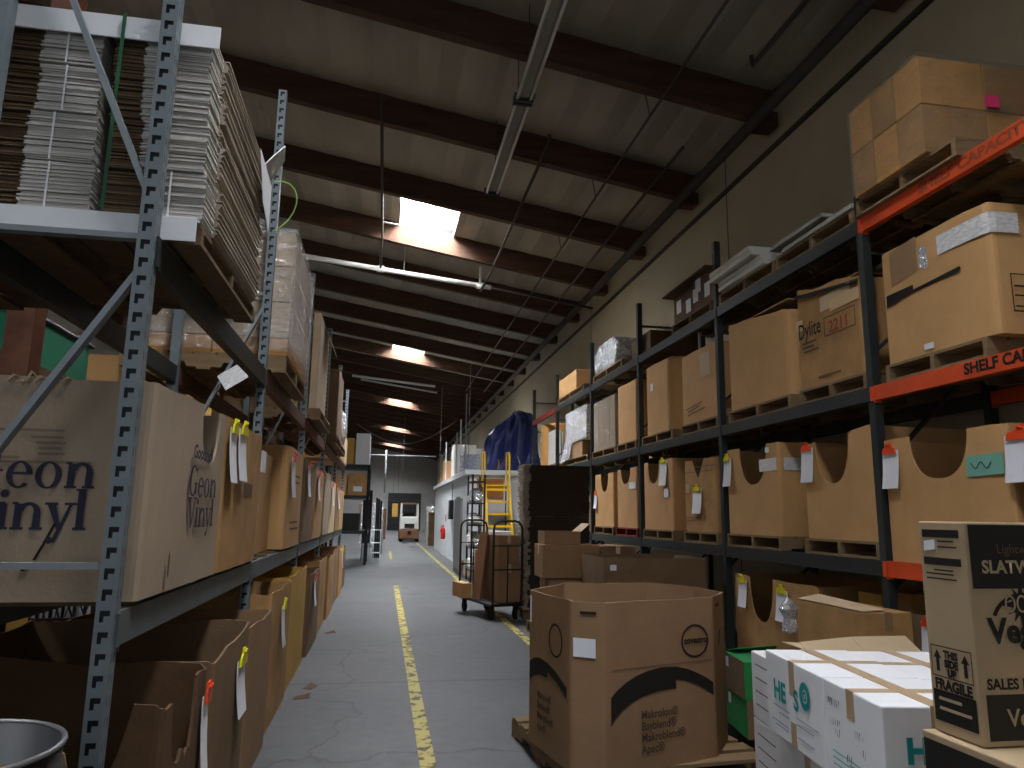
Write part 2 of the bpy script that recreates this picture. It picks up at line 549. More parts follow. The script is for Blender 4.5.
def octo(w, d, c):
    return [(0, w / 2 - c), (0, -w / 2 + c), (c, -w / 2), (d - c, -w / 2), (d, -w / 2 + c), (d, w / 2 - c), (d - c, w / 2), (c, w / 2)]


SIDE = {'R': 0.0, 'L': PI}


class Box:
    """a container standing with its front towards the aisle; t runs along the front from its left edge"""

    def __init__(s, name, label, cat, side, x, y0, y1, z, h, d=1.0, m='cb_tan', cuts=None, top=None, bulge=0.01, wave=0.004, group=None, radius=0.03, oct=0.0, seed=0, rz=0.0, ztops=None, lid=False):
        s.w = y1 - y0; s.d = d; s.h = h; s.side = side; s.z = z
        s.rz = SIDE[side] + rz
        s.loc = Vector((x, (y0 + y1) / 2, z))
        s.M = rot_frame(s.loc, s.rz)
        s.o = thing(name, label, cat, s.loc, s.rz, group)
        poly = octo(s.w, d, oct) if oct else rect(s.w, d)
        sh = shell(poly, h, {0: cuts} if cuts else None, radius, 0.012, bulge, wave, ztops, seed)
        s.body = sh.build('wall', M[m], s.o)
        if lid:
            mb = MB()
            mb.box(0.01, d - 0.01, -s.w / 2 + 0.01, s.w / 2 - 0.01, h - 0.012, h - 0.004)
            mb.build('lid', M[m], s.o)

    def at(s, t, z, out=0.0):
        return s.M @ Vector((-out, s.w / 2 - t, z))

    def patch(s, name, t0, t1, z0, z1, m, out=0.003, label=None, skew=0.0):
        mb = MB()
        vs = []
        for o_ in (out + 0.012, out + 0.010):
            for t, z in ((t0, z0), (t1, z0 + skew), (t1, z1 + skew), (t0, z1)):
                vs.append((-o_, s.w / 2 - t, z))
        mb.add(vs, [(0, 1, 2, 3), (7, 6, 5, 4), (0, 4, 5, 1), (1, 5, 6, 2), (2, 6, 7, 3), (3, 7, 4, 0)])
        o = mb.build(name, M[m], s.o)
        if label:
            o['label'] = label
        return o

    def text(s, body, size, t, z, m='ink', xs=1.0, bold=0.0, out=0.014, name='printed_text'):
        return text(body, size, M[m], s.o, (-out, s.w / 2 - t, z), XF, ZF, name, xs, bold)


tag_protos = {}


def clip_sheet(box, t, z, label, clip='clip_yellow', w=0.15, h=0.27, out=0.02, sheets=1):
    """paper hung on the rim of a container by a plastic clip"""
    key = (clip, round(w, 2), round(h, 2))
    loc = box.at(t, z, out)
    if key in tag_protos:
        return dup(tag_protos[key], loc, box.rz, label)
    r = thing('clipped_sheet', label, 'paper sheet', loc, box.rz, 'paper sheets clipped to containers')
    mb = MB()
    k = 6
    for i in range(k):
        za, zb = -h * i / k, -h * (i + 1) / k
        xa, xb = -0.012 * (i / k) ** 2 * 2, -0.012 * ((i + 1) / k) ** 2 * 2
        mb.add([(xa, -w / 2, za), (xa, w / 2, za), (xb, w / 2, zb), (xb, -w / 2, zb), (xa + 0.004, -w / 2, za), (xa + 0.004, w / 2, za), (xb + 0.004, w / 2, zb), (xb + 0.004, -w / 2, zb)],
               [(0, 1, 2, 3), (7, 6, 5, 4), (0, 3, 7, 4), (1, 5, 6, 2)])
    mb.build('paper', M['paper'], r)
    c = MB()
    c.prism([(-w * .42, -.03), (w * .42, -.03), (w * .36, .012), (.03, .03), (.024, .055), (-.024, .055), (-.03, .03), (-w * .36, .012)], (-0.004, 0, 0), XF, ZF, 0.010)
    c.tube([(-.016, .018, .032), (-.022, .0, .045), (-.016, -.018, .032)], 0.006, 6)
    o = c.build('clip', M[clip], r)
    o['label'] = {'clip_yellow': 'yellow plastic clip', 'clip_red': 'orange red plastic clip', 'clip_pink': 'pink plastic clip'}[clip]
    tag_protos[key] = r
    return r


pal_protos = {}


def pallet(x, y0, y1, z, side, label, d=1.06, m='wood', h=0.13, rz=0.0, group=None):
    w = round((y1 - y0) / 0.05) * 0.05
    key = (round(w, 2), round(d, 2), m, round(h, 2))
    loc = Vector((x, (y0 + y1) / 2, z)); r = SIDE[side] + rz
    group = group or 'wooden pallets in the racks'
    if key in pal_protos:
        return dup(pal_protos[key], loc, r, label, group)
    o = thing('pallet', label, 'pallet', loc, r, group)
    t = MB()
    n = 7
    bw = d / n
    for i in range(n):
        t.box(i * bw + 0.006, (i + 1) * bw - 0.012, -w / 2, w / 2, h - 0.02, h)
    t.build('top_deck', M[m], o)
    sm = None
    for yy in (-w / 2 + 0.022, 0, w / 2 - 0.022):
        if sm is None:
            q = MB(); q.prism([(0, 0.018), (d * .2, 0.018), (d * .22, 0.055), (d * .38, 0.055), (d * .4, 0.018), (d * .6, 0.018), (d * .62, 0.055), (d * .78, 0.055), (d * .8, 0.018), (d, 0.018), (d, h - 0.02), (0, h - 0.02)], (0, 0.02, 0), (1, 0, 0), (0, 0, 1), 0.04)
            ob = q.build('stringer', M[m], o); sm = ob.data; ob.location = (0, yy, 0)
        else:
            share('stringer', sm, o, (0, yy, 0))
    b = MB()
    for a in (0.0, d / 2 - 0.05, d - 0.10):
        b.box(a, a + 0.10, -w / 2, w / 2, 0, 0.018)
    b.build('bottom_deck', M[m], o)
    pal_protos[key] = o
    return o


def carton(name, label, x, y0, y1, z, h, d, side='R', m='cb_brown', tape='x', tm='tape', rz=0.0, group=None, cat='box', down=0.12, bevel=0.008, loc=None):
    """closed carton; x is the aisle-facing front, tape runs along its top seam and over the ends"""
    w = y1 - y0
    o = thing(name, label, cat, loc or (x, (y0 + y1) / 2, z), SIDE[side] + rz, group)
    b = MB(); b.box(0, d, -w / 2, w / 2, 0, h)
    b.build('body', M[m], o, bevel=bevel)
    if tape:
        t = MB(); k = 0.028; e = 0.0015
        if tape in ('x', 'xy'):
            t.box(0, d, -k, k, h, h + e)
            t.box(-e, 0, -k, k, h - down, h + e); t.box(d, d + e, -k, k, h - down, h + e)
        if tape in ('y', 'xy'):
            t.box(d / 2 - k, d / 2 + k, -w / 2, w / 2, h, h + e * 1.6)
            t.box(d / 2 - k, d / 2 + k, -w / 2 - e, -w / 2, h - down, h + e); t.box(d / 2 - k, d / 2 + k, w / 2, w / 2 + e, h - down, h + e)
        t.build('tape', M[tm], o)
    return o


# ------------------------------------------------------------------ the building
WALLX, ENDY, BACKY, LEFTX = 4.85, 69.0, -5.0, -12.0
SLOPE = 0.167


def beam_z(x):           # underside of the roof timbers
    return 6.53 + SLOPE * (WALLX - x)


def deck_z(x):           # roof insulation above them
    return beam_z(x) + 0.46


mb = MB(); mb.box(LEFTX, WALLX + 0.2, BACKY, ENDY, -0.1, 0.0)
struct(mb.build('floor', floor_material()))

M['wall_r'] = mat('tilt_wall', (172, 162, 138), 0.85, var=0.07, scale=0.8, bump=0.05)
mb = MB(); mb.box(WALLX, WALLX + 0.2, BACKY, ENDY, 0, 8.2)
struct(mb.build('wall_right', M['wall_r']))
mb = MB(); mb.box(LEFTX, WALLX, ENDY, ENDY + 0.2, 0, 10.5)
struct(mb.build('wall_end', mat('end_wall', (150, 150, 148), 0.85, var=0.08, scale=0.6)))
mb = MB(); mb.box(LEFTX - 0.2, LEFTX, BACKY, ENDY, 0, 10.5)
struct(mb.build('wall_left', mat('left_wall', (176, 172, 160), 0.85, var=0.06)))
# a timber ledger and a thin reveal run along the long wall
mb = MB(); mb.bar((4.825, BACKY, 6.30), (4.825, ENDY, 6.30), 0.05, 0.05)
struct(mb.build('trim_1', M['pipe_dark']))
mb = MB(); mb.bar((4.80, BACKY, 7.02), (4.80, ENDY, 7.02), 0.10, 0.20)
struct(mb.build('trim_2', M['purlin']))
for k in range(9):
    mb = MB(); y = 2.2 + 7.32 * k
    mb.box(WALLX - 0.004, WALLX + 0.01, y, y + 0.02, 0, 7.2)
    struct(mb.build('trim_%d' % (10 + k), M['pipe_dark']))

PITCH = 2.44
PY = [0.73 + PITCH * i for i in range(-2, 29)]
SKY = [(0.08, 1.26, 13.0 + 12.2 * k) for k in range(-1, 5)]        # x0, x1, first y
SKY_SIDE_ADDED = [(-7.6, -6.4, 13.0 + 12.2 * k) for k in range(-1, 5)]  # unseen side row of skylights, added for its light
ALLSKY = SKY + SKY_SIDE_ADDED
# insulation sagging between the timbers, with openings for the skylights
mb = MB()
xs = sorted(set([LEFTX + 0.61 * i for i in range(28)] + [LEFTX + 0.61 * i + 0.3 for i in range(27)] + [0.08, 1.26, -7.6, -6.4, WALLX]))
xs = [x for x in xs if x <= WALLX]
for i in range(len(PY) - 1):
    y0, y1 = PY[i], PY[i + 1]
    ys = [y0 + (y1 - y0) * j / 8 for j in range(9)]
    for a in range(len(xs) - 1):
        hole = any(s[0] - 0.01 <= xs[a] and xs[a + 1] <= s[1] + 0.01 and y0 < s[2] + 1.1 < y1 for s in ALLSKY)
        for j in range(8):
            if hole:
                continue
            q = []
            for (xx, yy, jj) in ((xs[a], ys[j], j), (xs[a + 1], ys[j], j), (xs[a + 1], ys[j + 1], j + 1), (xs[a], ys[j + 1], j + 1)):
                sag = 0.07 * math.sin(PI * jj / 8) + 0.07 * abs(math.sin(PI * (xx - LEFTX) / 0.61)) * math.sin(PI * jj / 8)
                q.append((xx, yy, deck_z(xx) - sag))
            mb.add(q, [(0, 3, 2, 1)])
struct(mb.build('ceiling', set_ceiling_mat(), fix=False, smooth=True))
mb = MB(); mb.box(LEFTX, WALLX + 0.2, BACKY, ENDY, 10.6, 10.7)
struct(mb.build('ceiling_roof', M['grey_paint']))

first = None
for i, y in enumerate(PY):
    if first is None:
        mb = MB()
        mb.add([(LEFTX, -.07, beam_z(LEFTX)), (4.76, -.07, beam_z(4.76)), (4.76, .07, beam_z(4.76)), (LEFTX, .07, beam_z(LEFTX)),
                (LEFTX, -.07, deck_z(LEFTX)), (4.76, -.07, deck_z(4.76)), (4.76, .07, deck_z(4.76)), (LEFTX, .07, deck_z(LEFTX))],
               [(0, 3, 2, 1), (4, 5, 6, 7), (0, 1, 5, 4), (1, 2, 6, 5), (2, 3, 7, 6), (3, 0, 4, 7)])
        mb.box(4.5, 4.79, -.12, .12, beam_z(4.7) - 0.08, beam_z(4.7) + 0.12)
        first = struct(mb.build('ceiling_beam', M['purlin']))
        first.location.y = y
    else:
        o = first.copy(); COL.objects.link(o); o.location.y = y

M['sky_pane_dim'] = glow('skylight_pane_dim', (243, 245, 250), 27.0)  # weaker glow on the out-of-view skylights, set to balance the near light
M['sky_pane'] = glow('skylight_pane', (243, 246, 252), 62.0)
for k, (x0, x1, y0) in enumerate(ALLSKY):
    wy0 = min(PY, key=lambda p: abs(p - (y0 - 0.07))) + 0.075
    wy1 = wy0 + PITCH - 0.15
    zt = deck_z(x0) + 0.45
    mb = MB()
    for (a, b, c, d) in ((x0 - .04, x0, wy0, wy1), (x1, x1 + .04, wy0, wy1), (x0, x1, wy0 - .04, wy0), (x0, x1, wy1, wy1 + .04)):
        mb.box(a, b, c, d, deck_z(a) - 0.06, zt)
    w = struct(mb.build('window_%d' % (k + 1), M['grey_paint']))
    p = MB(); p.box(x0, x1, wy0, wy1, zt, zt + 0.03)
    p.build('window_pane', M['sky_pane_dim' if y0 < 5 or x0 < -2 else 'sky_pane'], w)
    f = MB(); ym = (wy0 + wy1) / 2
    f.bar((x0 + .18, wy0, zt - .02), (x0 + .18, wy1, zt - .02), .03, .03)
    f.bar((x0, ym, zt - .02), (x1, ym, zt - .02), .03, .03)
    f.build('window_frame', M['grey_paint'], w)

# painted lines on the floor
WP = worn_paint()
mb = MB(); mb.box(0.285, 0.385, 1.0, 16.2, 0.0, 0.003); struct(mb.build('floor_marking', WP))
mb = MB(); mb.box(0.285, 0.375, 25.5, 31.0, 0.0, 0.003); struct(mb.build('floor_marking', WP))
mb = MB(); mb.box(1.75, 1.85, 1.0, 40.0, 0.0, 0.003); struct(mb.build('floor_marking', WP))


# ------------------------------------------------------------------ pallet racks
def slotted_post(w, h, pitch):
    """hollow upright: the face towards -y has L-shaped slots, the face towards +x pairs of thin slits"""
    mb = MB()
    n = int(h / pitch)
    gx = [0, w * .24, w * .46, w * .78, w]
    gz = [0, .22, .50, .76, 1]
    holes = {(1, 2), (2, 2), (1, 1)}
    for k in range(n):
        for i in range(4):
            for j in range(4):
                if (i, j) in holes:
                    continue
                za, zb = (k + gz[j]) * pitch, (k + gz[j + 1]) * pitch
                mb.add([(gx[i] - w / 2, -w / 2, za), (gx[i + 1] - w / 2, -w / 2, za), (gx[i + 1] - w / 2, -w / 2, zb), (gx[i] - w / 2, -w / 2, zb)], [(0, 1, 2, 3)])
        sy = [0, .25, .33, .67, .75, 1]
        sz = [0, .3, .8, 1]
        for i in range(5):
            for j in range(3):
                if j == 1 and i in (1, 3):
                    continue
                za, zb = (k + sz[j]) * pitch, (k + sz[j + 1]) * pitch
                mb.add([(w / 2, (sy[i] - .5) * w, za), (w / 2, (sy[i + 1] - .5) * w, za), (w / 2, (sy[i + 1] - .5) * w, zb), (w / 2, (sy[i] - .5) * w, zb)], [(0, 1, 2, 3)])
    H = n * pitch
    mb.add([(-w / 2, -w / 2, 0), (-w / 2, w / 2, 0), (-w / 2, w / 2, H), (-w / 2, -w / 2, H)], [(0, 1, 2, 3)])
    mb.add([(-w / 2, w / 2, 0), (w / 2, w / 2, 0), (w / 2, w / 2, H), (-w / 2, w / 2, H)], [(0, 1, 2, 3)])
    mb.box(-w * .8, w * .8, -w * .8, w * .8, 0, 0.008)
    mb.box(-w * .44, w * .44, -w * .40, w * .40, 0.01, H - .01, 1)     # dark core added so the slots look shaded inside
    return mb


def rack(name, label, fx, sgn, ys, tops, levels, depth, mpost, bay_mats, braces, slotted=False, pw=0.07, deck=None):
    """fx: aisle face; sgn: +1 when the rack is deep towards +x"""
    r = thing(name, label, 'pallet rack', (fx, ys[0], 0))
    L = Vector((fx, ys[0], 0))
    fp = fx + sgn * pw / 2
    rp = fx + sgn * (depth - pw / 2)
    cache = {}
    for y, top in zip(ys, tops):
        for k, px in enumerate((fp, rp)):
            key = (round(top, 2), k == 0)
            if key not in cache:
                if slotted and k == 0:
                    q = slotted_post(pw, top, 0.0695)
                else:
                    q = MB(); q.box(-pw / 2, pw / 2, -pw / 2, pw / 2, 0, top); q.box(-pw * .8, pw * .8, -pw * .8, pw * .8, 0, 0.008)
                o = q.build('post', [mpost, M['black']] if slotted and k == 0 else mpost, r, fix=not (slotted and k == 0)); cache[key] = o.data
                o.location = Vector((px, y, 0)) - L
            else:
                share('post', cache[key], r, Vector((px, y, 0)) - L)
        for (za, zb) in (braces if isinstance(braces[0], tuple) else braces[0 if y == ys[0] else 1]):
            if max(za, zb) > top:
                continue
            k2 = (za, zb)
            if k2 not in cache:
                q = MB(); q.bar((sgn * pw * .4, 0, za), (sgn * (depth - pw * 1.4), 0, zb), 0.022, 0.042, up=(0, 1, 0) if za == zb else (0, 1, 0))
                o = q.build('brace', M['brace_grey'] if slotted else mpost, r); cache[k2] = o.data
                o.location = Vector((fp, y, 0)) - L
            else:
                share('brace', cache[k2], r, Vector((fp, y, 0)) - L)
    beams = {}
    for i in range(len(ys) - 1):
        ln = ys[i + 1] - ys[i] - pw
        for li, (z0, z1) in enumerate(levels):
            mm = bay_mats[i][li]
            if mm is None:
                continue
            for k, px in enumerate((fx + sgn * 0.025, fx + sgn * (depth - 0.025))):
                key = ('b', round(ln, 2), round(z1 - z0, 3), mm.name)
                if key not in cache:
                    q = MB(); q.box(-.025, .025, 0, ln, 0, z1 - z0)
                    for e in (0.0, ln - 0.006):
                        q.box(-.030, .030, e, e + .006, -.02, z1 - z0 - .004)
                    q.box(-sgn * .025 - .009 * 1, -sgn * .025 + .009, -0.035, 0.0, -.0, z1 - z0 - .004)
                    q.box(-sgn * .025 - .009 * 1, -sgn * .025 + .009, ln, ln + 0.035, -.0, z1 - z0 - .004)
                    o = q.build('beam', mm, r); cache[key] = o.data
                    o.location = Vector((px, ys[i] + pw / 2, z0)) - L
                else:
                    o = share('beam', cache[key], r, Vector((px, ys[i] + pw / 2, z0)) - L)
                beams[(i, li, k)] = o
            if deck and deck.get((i, li)):
                n = 6
                for c in range(n):
                    key = ('d', deck[(i, li)])
                    pl = Vector((fx, ys[i] + pw / 2 + ln * (c + .5) / n, z1)) - L
                    if key not in cache:
                        q = MB(); q.box(*sorted((sgn * 0.02, sgn * (depth - 0.02))), -0.06, 0.06, 0, 0.02)
                        o = q.build('plank', M[deck[(i, li)]], r); cache[key] = o.data; o.location = pl
                    else:
                        share('plank', cache[key], r, pl)
    return r, beams


RY = [2.37, 4.98, 7.58, 10.22, 12.78, 15.55, 18.1]
RT = [4.09, 4.09, 4.68, 4.70, 4.68, 4.60, 4.68]
D_, O_ = M['rack_dark'], M['rack_orange']
RX = 3.66
rrack, rbeams = rack('pallet_rack', 'long dark green pallet rack with orange beams on its near bay along the wall', RX, 1, RY, RT,
                     [(1.095, 1.21), (2.405, 2.515), (3.765, 3.88)], 1.08, D_,
                     [[O_, O_, O_], [D_, D_, D_], [D_, D_, D_], [D_, D_, D_], [D_, D_, D_], [D_, D_, M['rack_brick']]],
                     [(0.25, 0.25), (0.25, 1.0), (1.0, 1.9), (1.9, 1.9), (1.9, 2.8), (2.8, 3.6), (3.6, 3.6), (4.35, 4.35)])
b = rbeams[(0, 1, 0)]
LN = RY[1] - RY[0] - 0.07
text('SHELF CAPACITY', 0.098, M['ink'], b, (-.025, 4.05 - RY[0] - 0.035, 0.03), XF, ZF, 'stencilled_lettering', 1.05, 0.004)
b = rbeams[(0, 2, 0)]
text('SHELF CAPACITY', 0.095, M['ink_red'], b, (-.025, 4.30 - RY[0] - 0.035, 0.03), XF, ZF, 'stencilled_lettering', 1.3, 0.004)

LX = -0.88
LY = [2.78, 5.42, 8.2, 11.0, 13.8, 16.6]
GR, RU = M['post_grey'], M['rack_rust']
GB_ = mat('rack_beam_grey', (88, 94, 96), 0.5, metal=0.2, var=0.2, scale=5)
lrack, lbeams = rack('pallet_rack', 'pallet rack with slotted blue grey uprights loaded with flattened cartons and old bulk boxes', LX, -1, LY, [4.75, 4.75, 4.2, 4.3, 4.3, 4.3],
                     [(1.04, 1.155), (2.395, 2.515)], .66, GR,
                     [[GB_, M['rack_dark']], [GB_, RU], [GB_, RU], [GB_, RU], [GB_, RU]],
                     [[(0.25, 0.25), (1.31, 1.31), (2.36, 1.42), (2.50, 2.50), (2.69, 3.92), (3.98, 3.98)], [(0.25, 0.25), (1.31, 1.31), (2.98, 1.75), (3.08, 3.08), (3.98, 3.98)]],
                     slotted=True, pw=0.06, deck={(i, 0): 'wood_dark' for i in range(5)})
SW = 'wood'
# the rack behind it, back to back
brack, bb = rack('pallet_rack', 'second pallet rack seen through the gaps behind the slotted uprights', -2.5, -1, [2.0, 4.8, 7.6, 10.4, 13.2, 16.0], [4.4] * 6,
                 [(1.04, 1.155), (2.395, 2.515)], 1.1, M['rack_rust'], [[RU, RU]] * 5, [(0.5, 0.5), (1.6, 1.6), (3.2, 3.2)], pw=0.08,
                 deck={(i, j): 'wood' for i in range(5) for j in (0, 1)})


# ------------------------------------------------------------------ right-hand rack: middle level
Z2, Z1, Z3 = 2.517, 1.212, 3.882
PH = 0.13
FX = 3.69
G2 = 'bulk boxes on the middle shelf of the dark rack'
G1 = 'cut-out bulk boxes on the low shelf of the dark rack'

pallet(3.67, 3.86, 4.80, Z2, 'R', 'pale wooden pallet under the box with a black swoosh, on an orange beam')
bx = Box('bulk_box', 'big tan bulk box with a black swoosh and a wide white label around its corner', 'box', 'R', FX, 3.77, 4.80, Z2 + PH, 0.86, 1.0, 'cb_tan', bulge=0.012, group=G2, seed=1, lid=True, radius=0.04)
mb = MB()
sw = [(.06, .43), (.06, .52), (.345, .525), (.345, .487), (.78, .515), (.79, .492), (.76, .478), (.345, .465), (.22, .455), (.13, .440)]
mb.flat([(a, b) for a, b in sw], (-.016, bx.w / 2, 0), XF, ZF)
mb.build('printed_swoosh', M['ink'], bx.o, fix=False)
mb = MB(); hw = bx.w / 2
path = [(-.015, hw - .60), (-.014, -hw + .10), (-.013, -hw + .045), (.0, -hw + .002), (.04, -hw - .012), (.20, -hw - .014)]
for k in range(len(path) - 1):
    (xa, ya), (xb, yb) = path[k], path[k + 1]
    mb.add([(xa, ya, .655), (xb, yb, .655), (xb, yb, .79), (xa, ya, .79)], [(0, 1, 2, 3)])
mb.build('label', M['label_print'], bx.o)['label'] = 'white shipping label'
bx.patch('cardboard_patch', .12, .40, .58, .84, 'cb_brown', out=0.0, skew=.03)
bx.patch('tape', .42, .50, .62, .78, 'wrap_white', skew=-.02)
bx.patch('sticker', .40, .49, .03, .07, 'paper')
mb = MB()
for (x0, x1, z0, z1) in ((.10, .30, .14, .147), (.10, .30, .38, .387), (.10, .105, .14, .387), (.295, .30, .14, .387), (.12, .22, .30, .312), (.12, .20, .24, .25), (.12, .21, .17, .18)):
    mb.box(x0, x1, -bx.w / 2 - .014, -bx.w / 2 - .012, z0, z1)
mb.build('printed_form', M['ink'], bx.o)

pallet(3.67, 5.03, 5.98, Z2, 'R', 'wooden pallet under the worn box printed in dark letters and a red number')
bx = Box('bulk_box', 'worn tan bulk box with dark lettering and a red framed number under torn film', 'box', 'R', FX, 5.06, 5.97, Z2 + PH, 0.84, 1.0, 'cb_worn', bulge=0.01, wave=0.012, group=G2, seed=2, lid=True, ztops=[.93, .80, .80, .93])
bx.text('Dylite', .20, .03, .46, 'ink', .72, .002)
bx.text('2211', .14, .49, .425, 'ink_red', 1.0, .003)
mb = MB()
for (a, b, c, d) in ((.42, .85, .40, .412), (.42, .85, .56, .572), (.42, .432, .40, .572), (.838, .85, .40, .572)):
    mb.flat(rc(a, c, b, d), (-.0135, bx.w / 2, 0), XF, ZF)
for (a, b, c) in ((.08, .30, .40), (.08, .26, .36), (.10, .33, .32), (.3, .62, .06)):
    mb.flat(rc(a, c, b, c + .02), (-.0135, bx.w / 2, 0), XF, ZF)
mb.build('printed_frame', M['ink_faint'], bx.o, fix=False)
bx.patch('tape', .0, .10, .54, .64, 'tape_clear'); bx.patch('tape', .52, .91, .60, .70, 'tape_clear', skew=.01)
bx.patch('cardboard_patch', .38, .80, .63, .76, 'cb_pale', out=0.002, skew=.02)
fl = MB()
for i in range(6):
    t0, t1 = .0 + .15 * i, .0 + .15 * (i + 1)
    q = [(-.03, bx.w / 2 - t0, .90 - .13 * t0 - .05), (-.03, bx.w / 2 - t1, .90 - .13 * t1 - .05), (.02, bx.w / 2 - t1, .925 - .13 * t1), (.02, bx.w / 2 - t0, .925 - .13 * t0),
         (.9, bx.w / 2 - t1, .93 - .12 * t1), (.9, bx.w / 2 - t0, .93 - .12 * t0)]
    fl.add(q, [(0, 1, 2, 3), (3, 2, 4, 5)])
fl.build('liner', M['plastic_black'], bx.o)['label'] = 'black plastic liner folded over the rim'

pallet(3.67, 6.12, 7.38, Z2, 'R', 'wooden pallet with red end blocks under the plain rounded box', m='wood')
Box('bulk_box', 'plain tan bulk box with a rounded top edge beside the lettered worn box', 'box', 'R', FX, 6.12, 7.38, Z2 + PH, 0.93, 1.0, 'cb_tan', bulge=0.03, wave=.006, group=G2, radius=.08, seed=3, lid=True, ztops=[.97, .82, .82, .97])

pallet(3.67, 7.64, 8.68, Z2, 'R', 'wooden pallet under the box with a pale paper patch')
bx = Box('bulk_box', 'tan bulk box with a pale paper patch near its top on the middle shelf', 'box', 'R', FX, 7.66, 8.66, Z2 + PH, 0.87, 1.0, 'cb_tan', bulge=0.015, group=G2, seed=4, lid=True)
bx.patch('paper_patch', .58, .86, .50, .79, 'cb_pale')
mb = MB()
for (a, b, c) in ((.16, .62, .17), (.2, .55, .13), (.2, .7, .09)):
    mb.flat([(a, c), (b, c + .04), (b, c + .055), (a, c + .015)], (-.020, bx.w / 2, 0), XF, ZF)
mb.build('printed_lines', M['ink_faint'], bx.o, fix=False)

pallet(3.67, 8.96, 10.12, Z2, 'R', 'wooden pallet under the round-cornered box with one small white sticker')
bx = Box('bulk_box', 'eight-sided tan bulk box with a small white sticker high on its front', 'box', 'R', FX, 8.98, 10.10, Z2 + PH, 0.98, 1.0, 'cb_tan', bulge=0.01, group=G2, oct=.16, seed=5, lid=True)
bx.patch('sticker', .36, .46, .62, .72, 'paper')

pallet(3.67, 10.38, 11.30, Z2, 'R', 'wooden pallet under the narrow plain box behind the third upright')
Box('bulk_box', 'narrow plain tan box standing just past the third dark upright', 'box', 'R', FX, 10.40, 11.28, Z2 + PH, 0.92, 1.0, 'cb_tan', bulge=0.006, group=G2, seed=6, lid=True)

pallet(3.67, 11.38, 12.72, Z2, 'R', 'wooden pallet under the film-covered greyish cartons')
o = thing('wrapped_cartons', 'block of greyish cartons under clear film on the middle shelf', 'wrapped pallet load', (FX, 12.06, Z2 + PH))
for k in range(4):
    q = MB(); q.box(0, .98, -.62 + .31 * k, -.62 + .31 * (k + 1) - .012, 0, .86)
    q.build('carton', M['cb_grey'], o, bevel=.008)
q = MB(); q.box(-.008, .99, -.63, .63, .02, .875); q.build('stretch_wrap', M['wrap'], o)

pallet(3.67, 13.05, 14.75, Z2, 'R', 'wooden pallet under the bright film-wrapped load past the fourth upright', d=1.05)
o = thing('wrapped_cartons', 'load wrapped in thick white film with one bare carton showing at its foot', 'wrapped pallet load', (FX, 13.9, Z2 + PH))
q = MB(); q.box(0.02, .98, -.35, .80, 0, .30); q.build('carton', M['cb_brown'], o, bevel=.01)
q = MB(); q.box(0.05, .95, .20, .80, .31, .92); q.build('carton', M['cb_pale'], o, bevel=.01)
q = MB(); q.box(0.05, .95, -.72, .18, .31, .84); q.build('carton', M['cb_pale'], o, bevel=.01)
q = MB()
q.box(-.01, .98, -.76, .84, .32, .95)
q.add([(-.02, .30, .32), (-.02, .84, .36), (-.10, .95, -.04), (-.04, .42, -.02), (.98, .86, .3), (.98, .95, 0)], [(0, 1, 2, 3), (1, 4, 5, 2)])
q.build('stretch_wrap', M['wrap_white'], o)

pallet(3.67, 15.7, 17.9, Z2, 'R', 'wooden pallet under the tan fibre drum beside the blue tarpaulin', d=1.05)
o = thing('fibre_drum', 'tall tan fibre drum on the middle shelf beside the blue tarpaulin', 'drum', (4.15, 17.25, Z2 + PH))
q = MB(); q.lathe([(0, 0), (.44, 0), (.45, .02), (.45, 1.0), (.40, 1.05), (0, 1.05)], 0, 0, 28); q.build('body', M['cb_amber'], o, smooth=False)
q = MB(); q.add([(-.452, -.05, .62), (-.448, .06, .62), (-.448, .06, .74), (-.452, -.05, .74), (-.45, -.05, .62), (-.44, .06, .62), (-.44, .06, .74), (-.45, -.05, .74)], [(0, 1, 2, 3), (0, 3, 7, 4), (1, 5, 6, 2)]); q.build('sticker', M['paper'], o)
o = thing('panel_stack', 'pale grey panels standing on edge in front of the tan fibre drum', 'panels', (3.75, 16.25, Z2 + PH))
for k in range(3):
    q = MB(); q.box(.0 + .05 * k, .03 + .05 * k, -.48, .44, 0, .78 - .04 * k); q.build('panel', M['foam'], o)

# ------------------------------------------------------------------ low level
def gay1(label, y0, y1, m, cuts, seed, pal=True, ztops=None, h=.86, z=None, **k):
    if pal:
        pallet(3.67, y0 - .02, y1 + .02, Z1, 'R', 'wooden pallet under the ' + pal, d=1.06, m=k.pop('pm', 'wood'))
    return Box('bulk_box', label, 'box', 'R', FX, y0, y1, z or (Z1 + (PH if pal else 0)), h, 1.0, m, cuts=cuts, ztops=ztops, group=G1, seed=seed, **k)


c0b = gay1('tan bulk box nearest along the low shelf, hung with a large red-clipped sheet', 2.62, 3.74, 'cb_tan', None, 11, pal=False, h=.86)
clip_sheet(c0b, .06, .80, 'large white sheet on a red clip on the box above the slatwall carton', 'clip_red', .26, .28)
c0a = gay1('tan bulk box with a broad cut-out and a teal label on the orange low beam', 3.80, 4.93, 'cb_tan', [(.28, .82, .575, 'U')], 12, pal=False, h=.88, bulge=.006)
lb = c0a.patch('label', .80, 1.09, .57, .70, 'teal', out=.0, skew=.01, label='teal label with a handwritten word')
mb = MB()
mb.tube([(-.0145, c0a.w / 2 - t, .64 + .02 * math.sin(t * 70)) for t in [.84 + .01 * i for i in range(17)]], .003, 4)
mb.build('handwriting', M['ink'], c0a.o)
q = MB()
for i in range(7):
    a = rnd.uniform(.36, .72); q.lathe([(0, .40), (.08, .44), (.09, .50), (.05, .56), (0, .58)], .16 + rnd.uniform(-.04, .2), c0a.w / 2 - a, 8)
q.build('film_filling', M['wrap_white'], c0a.o)
clip_sheet(c0a, .10, .80, 'narrow white sheet on a red clip beside the broad cut-out', 'clip_red', .17, .28)
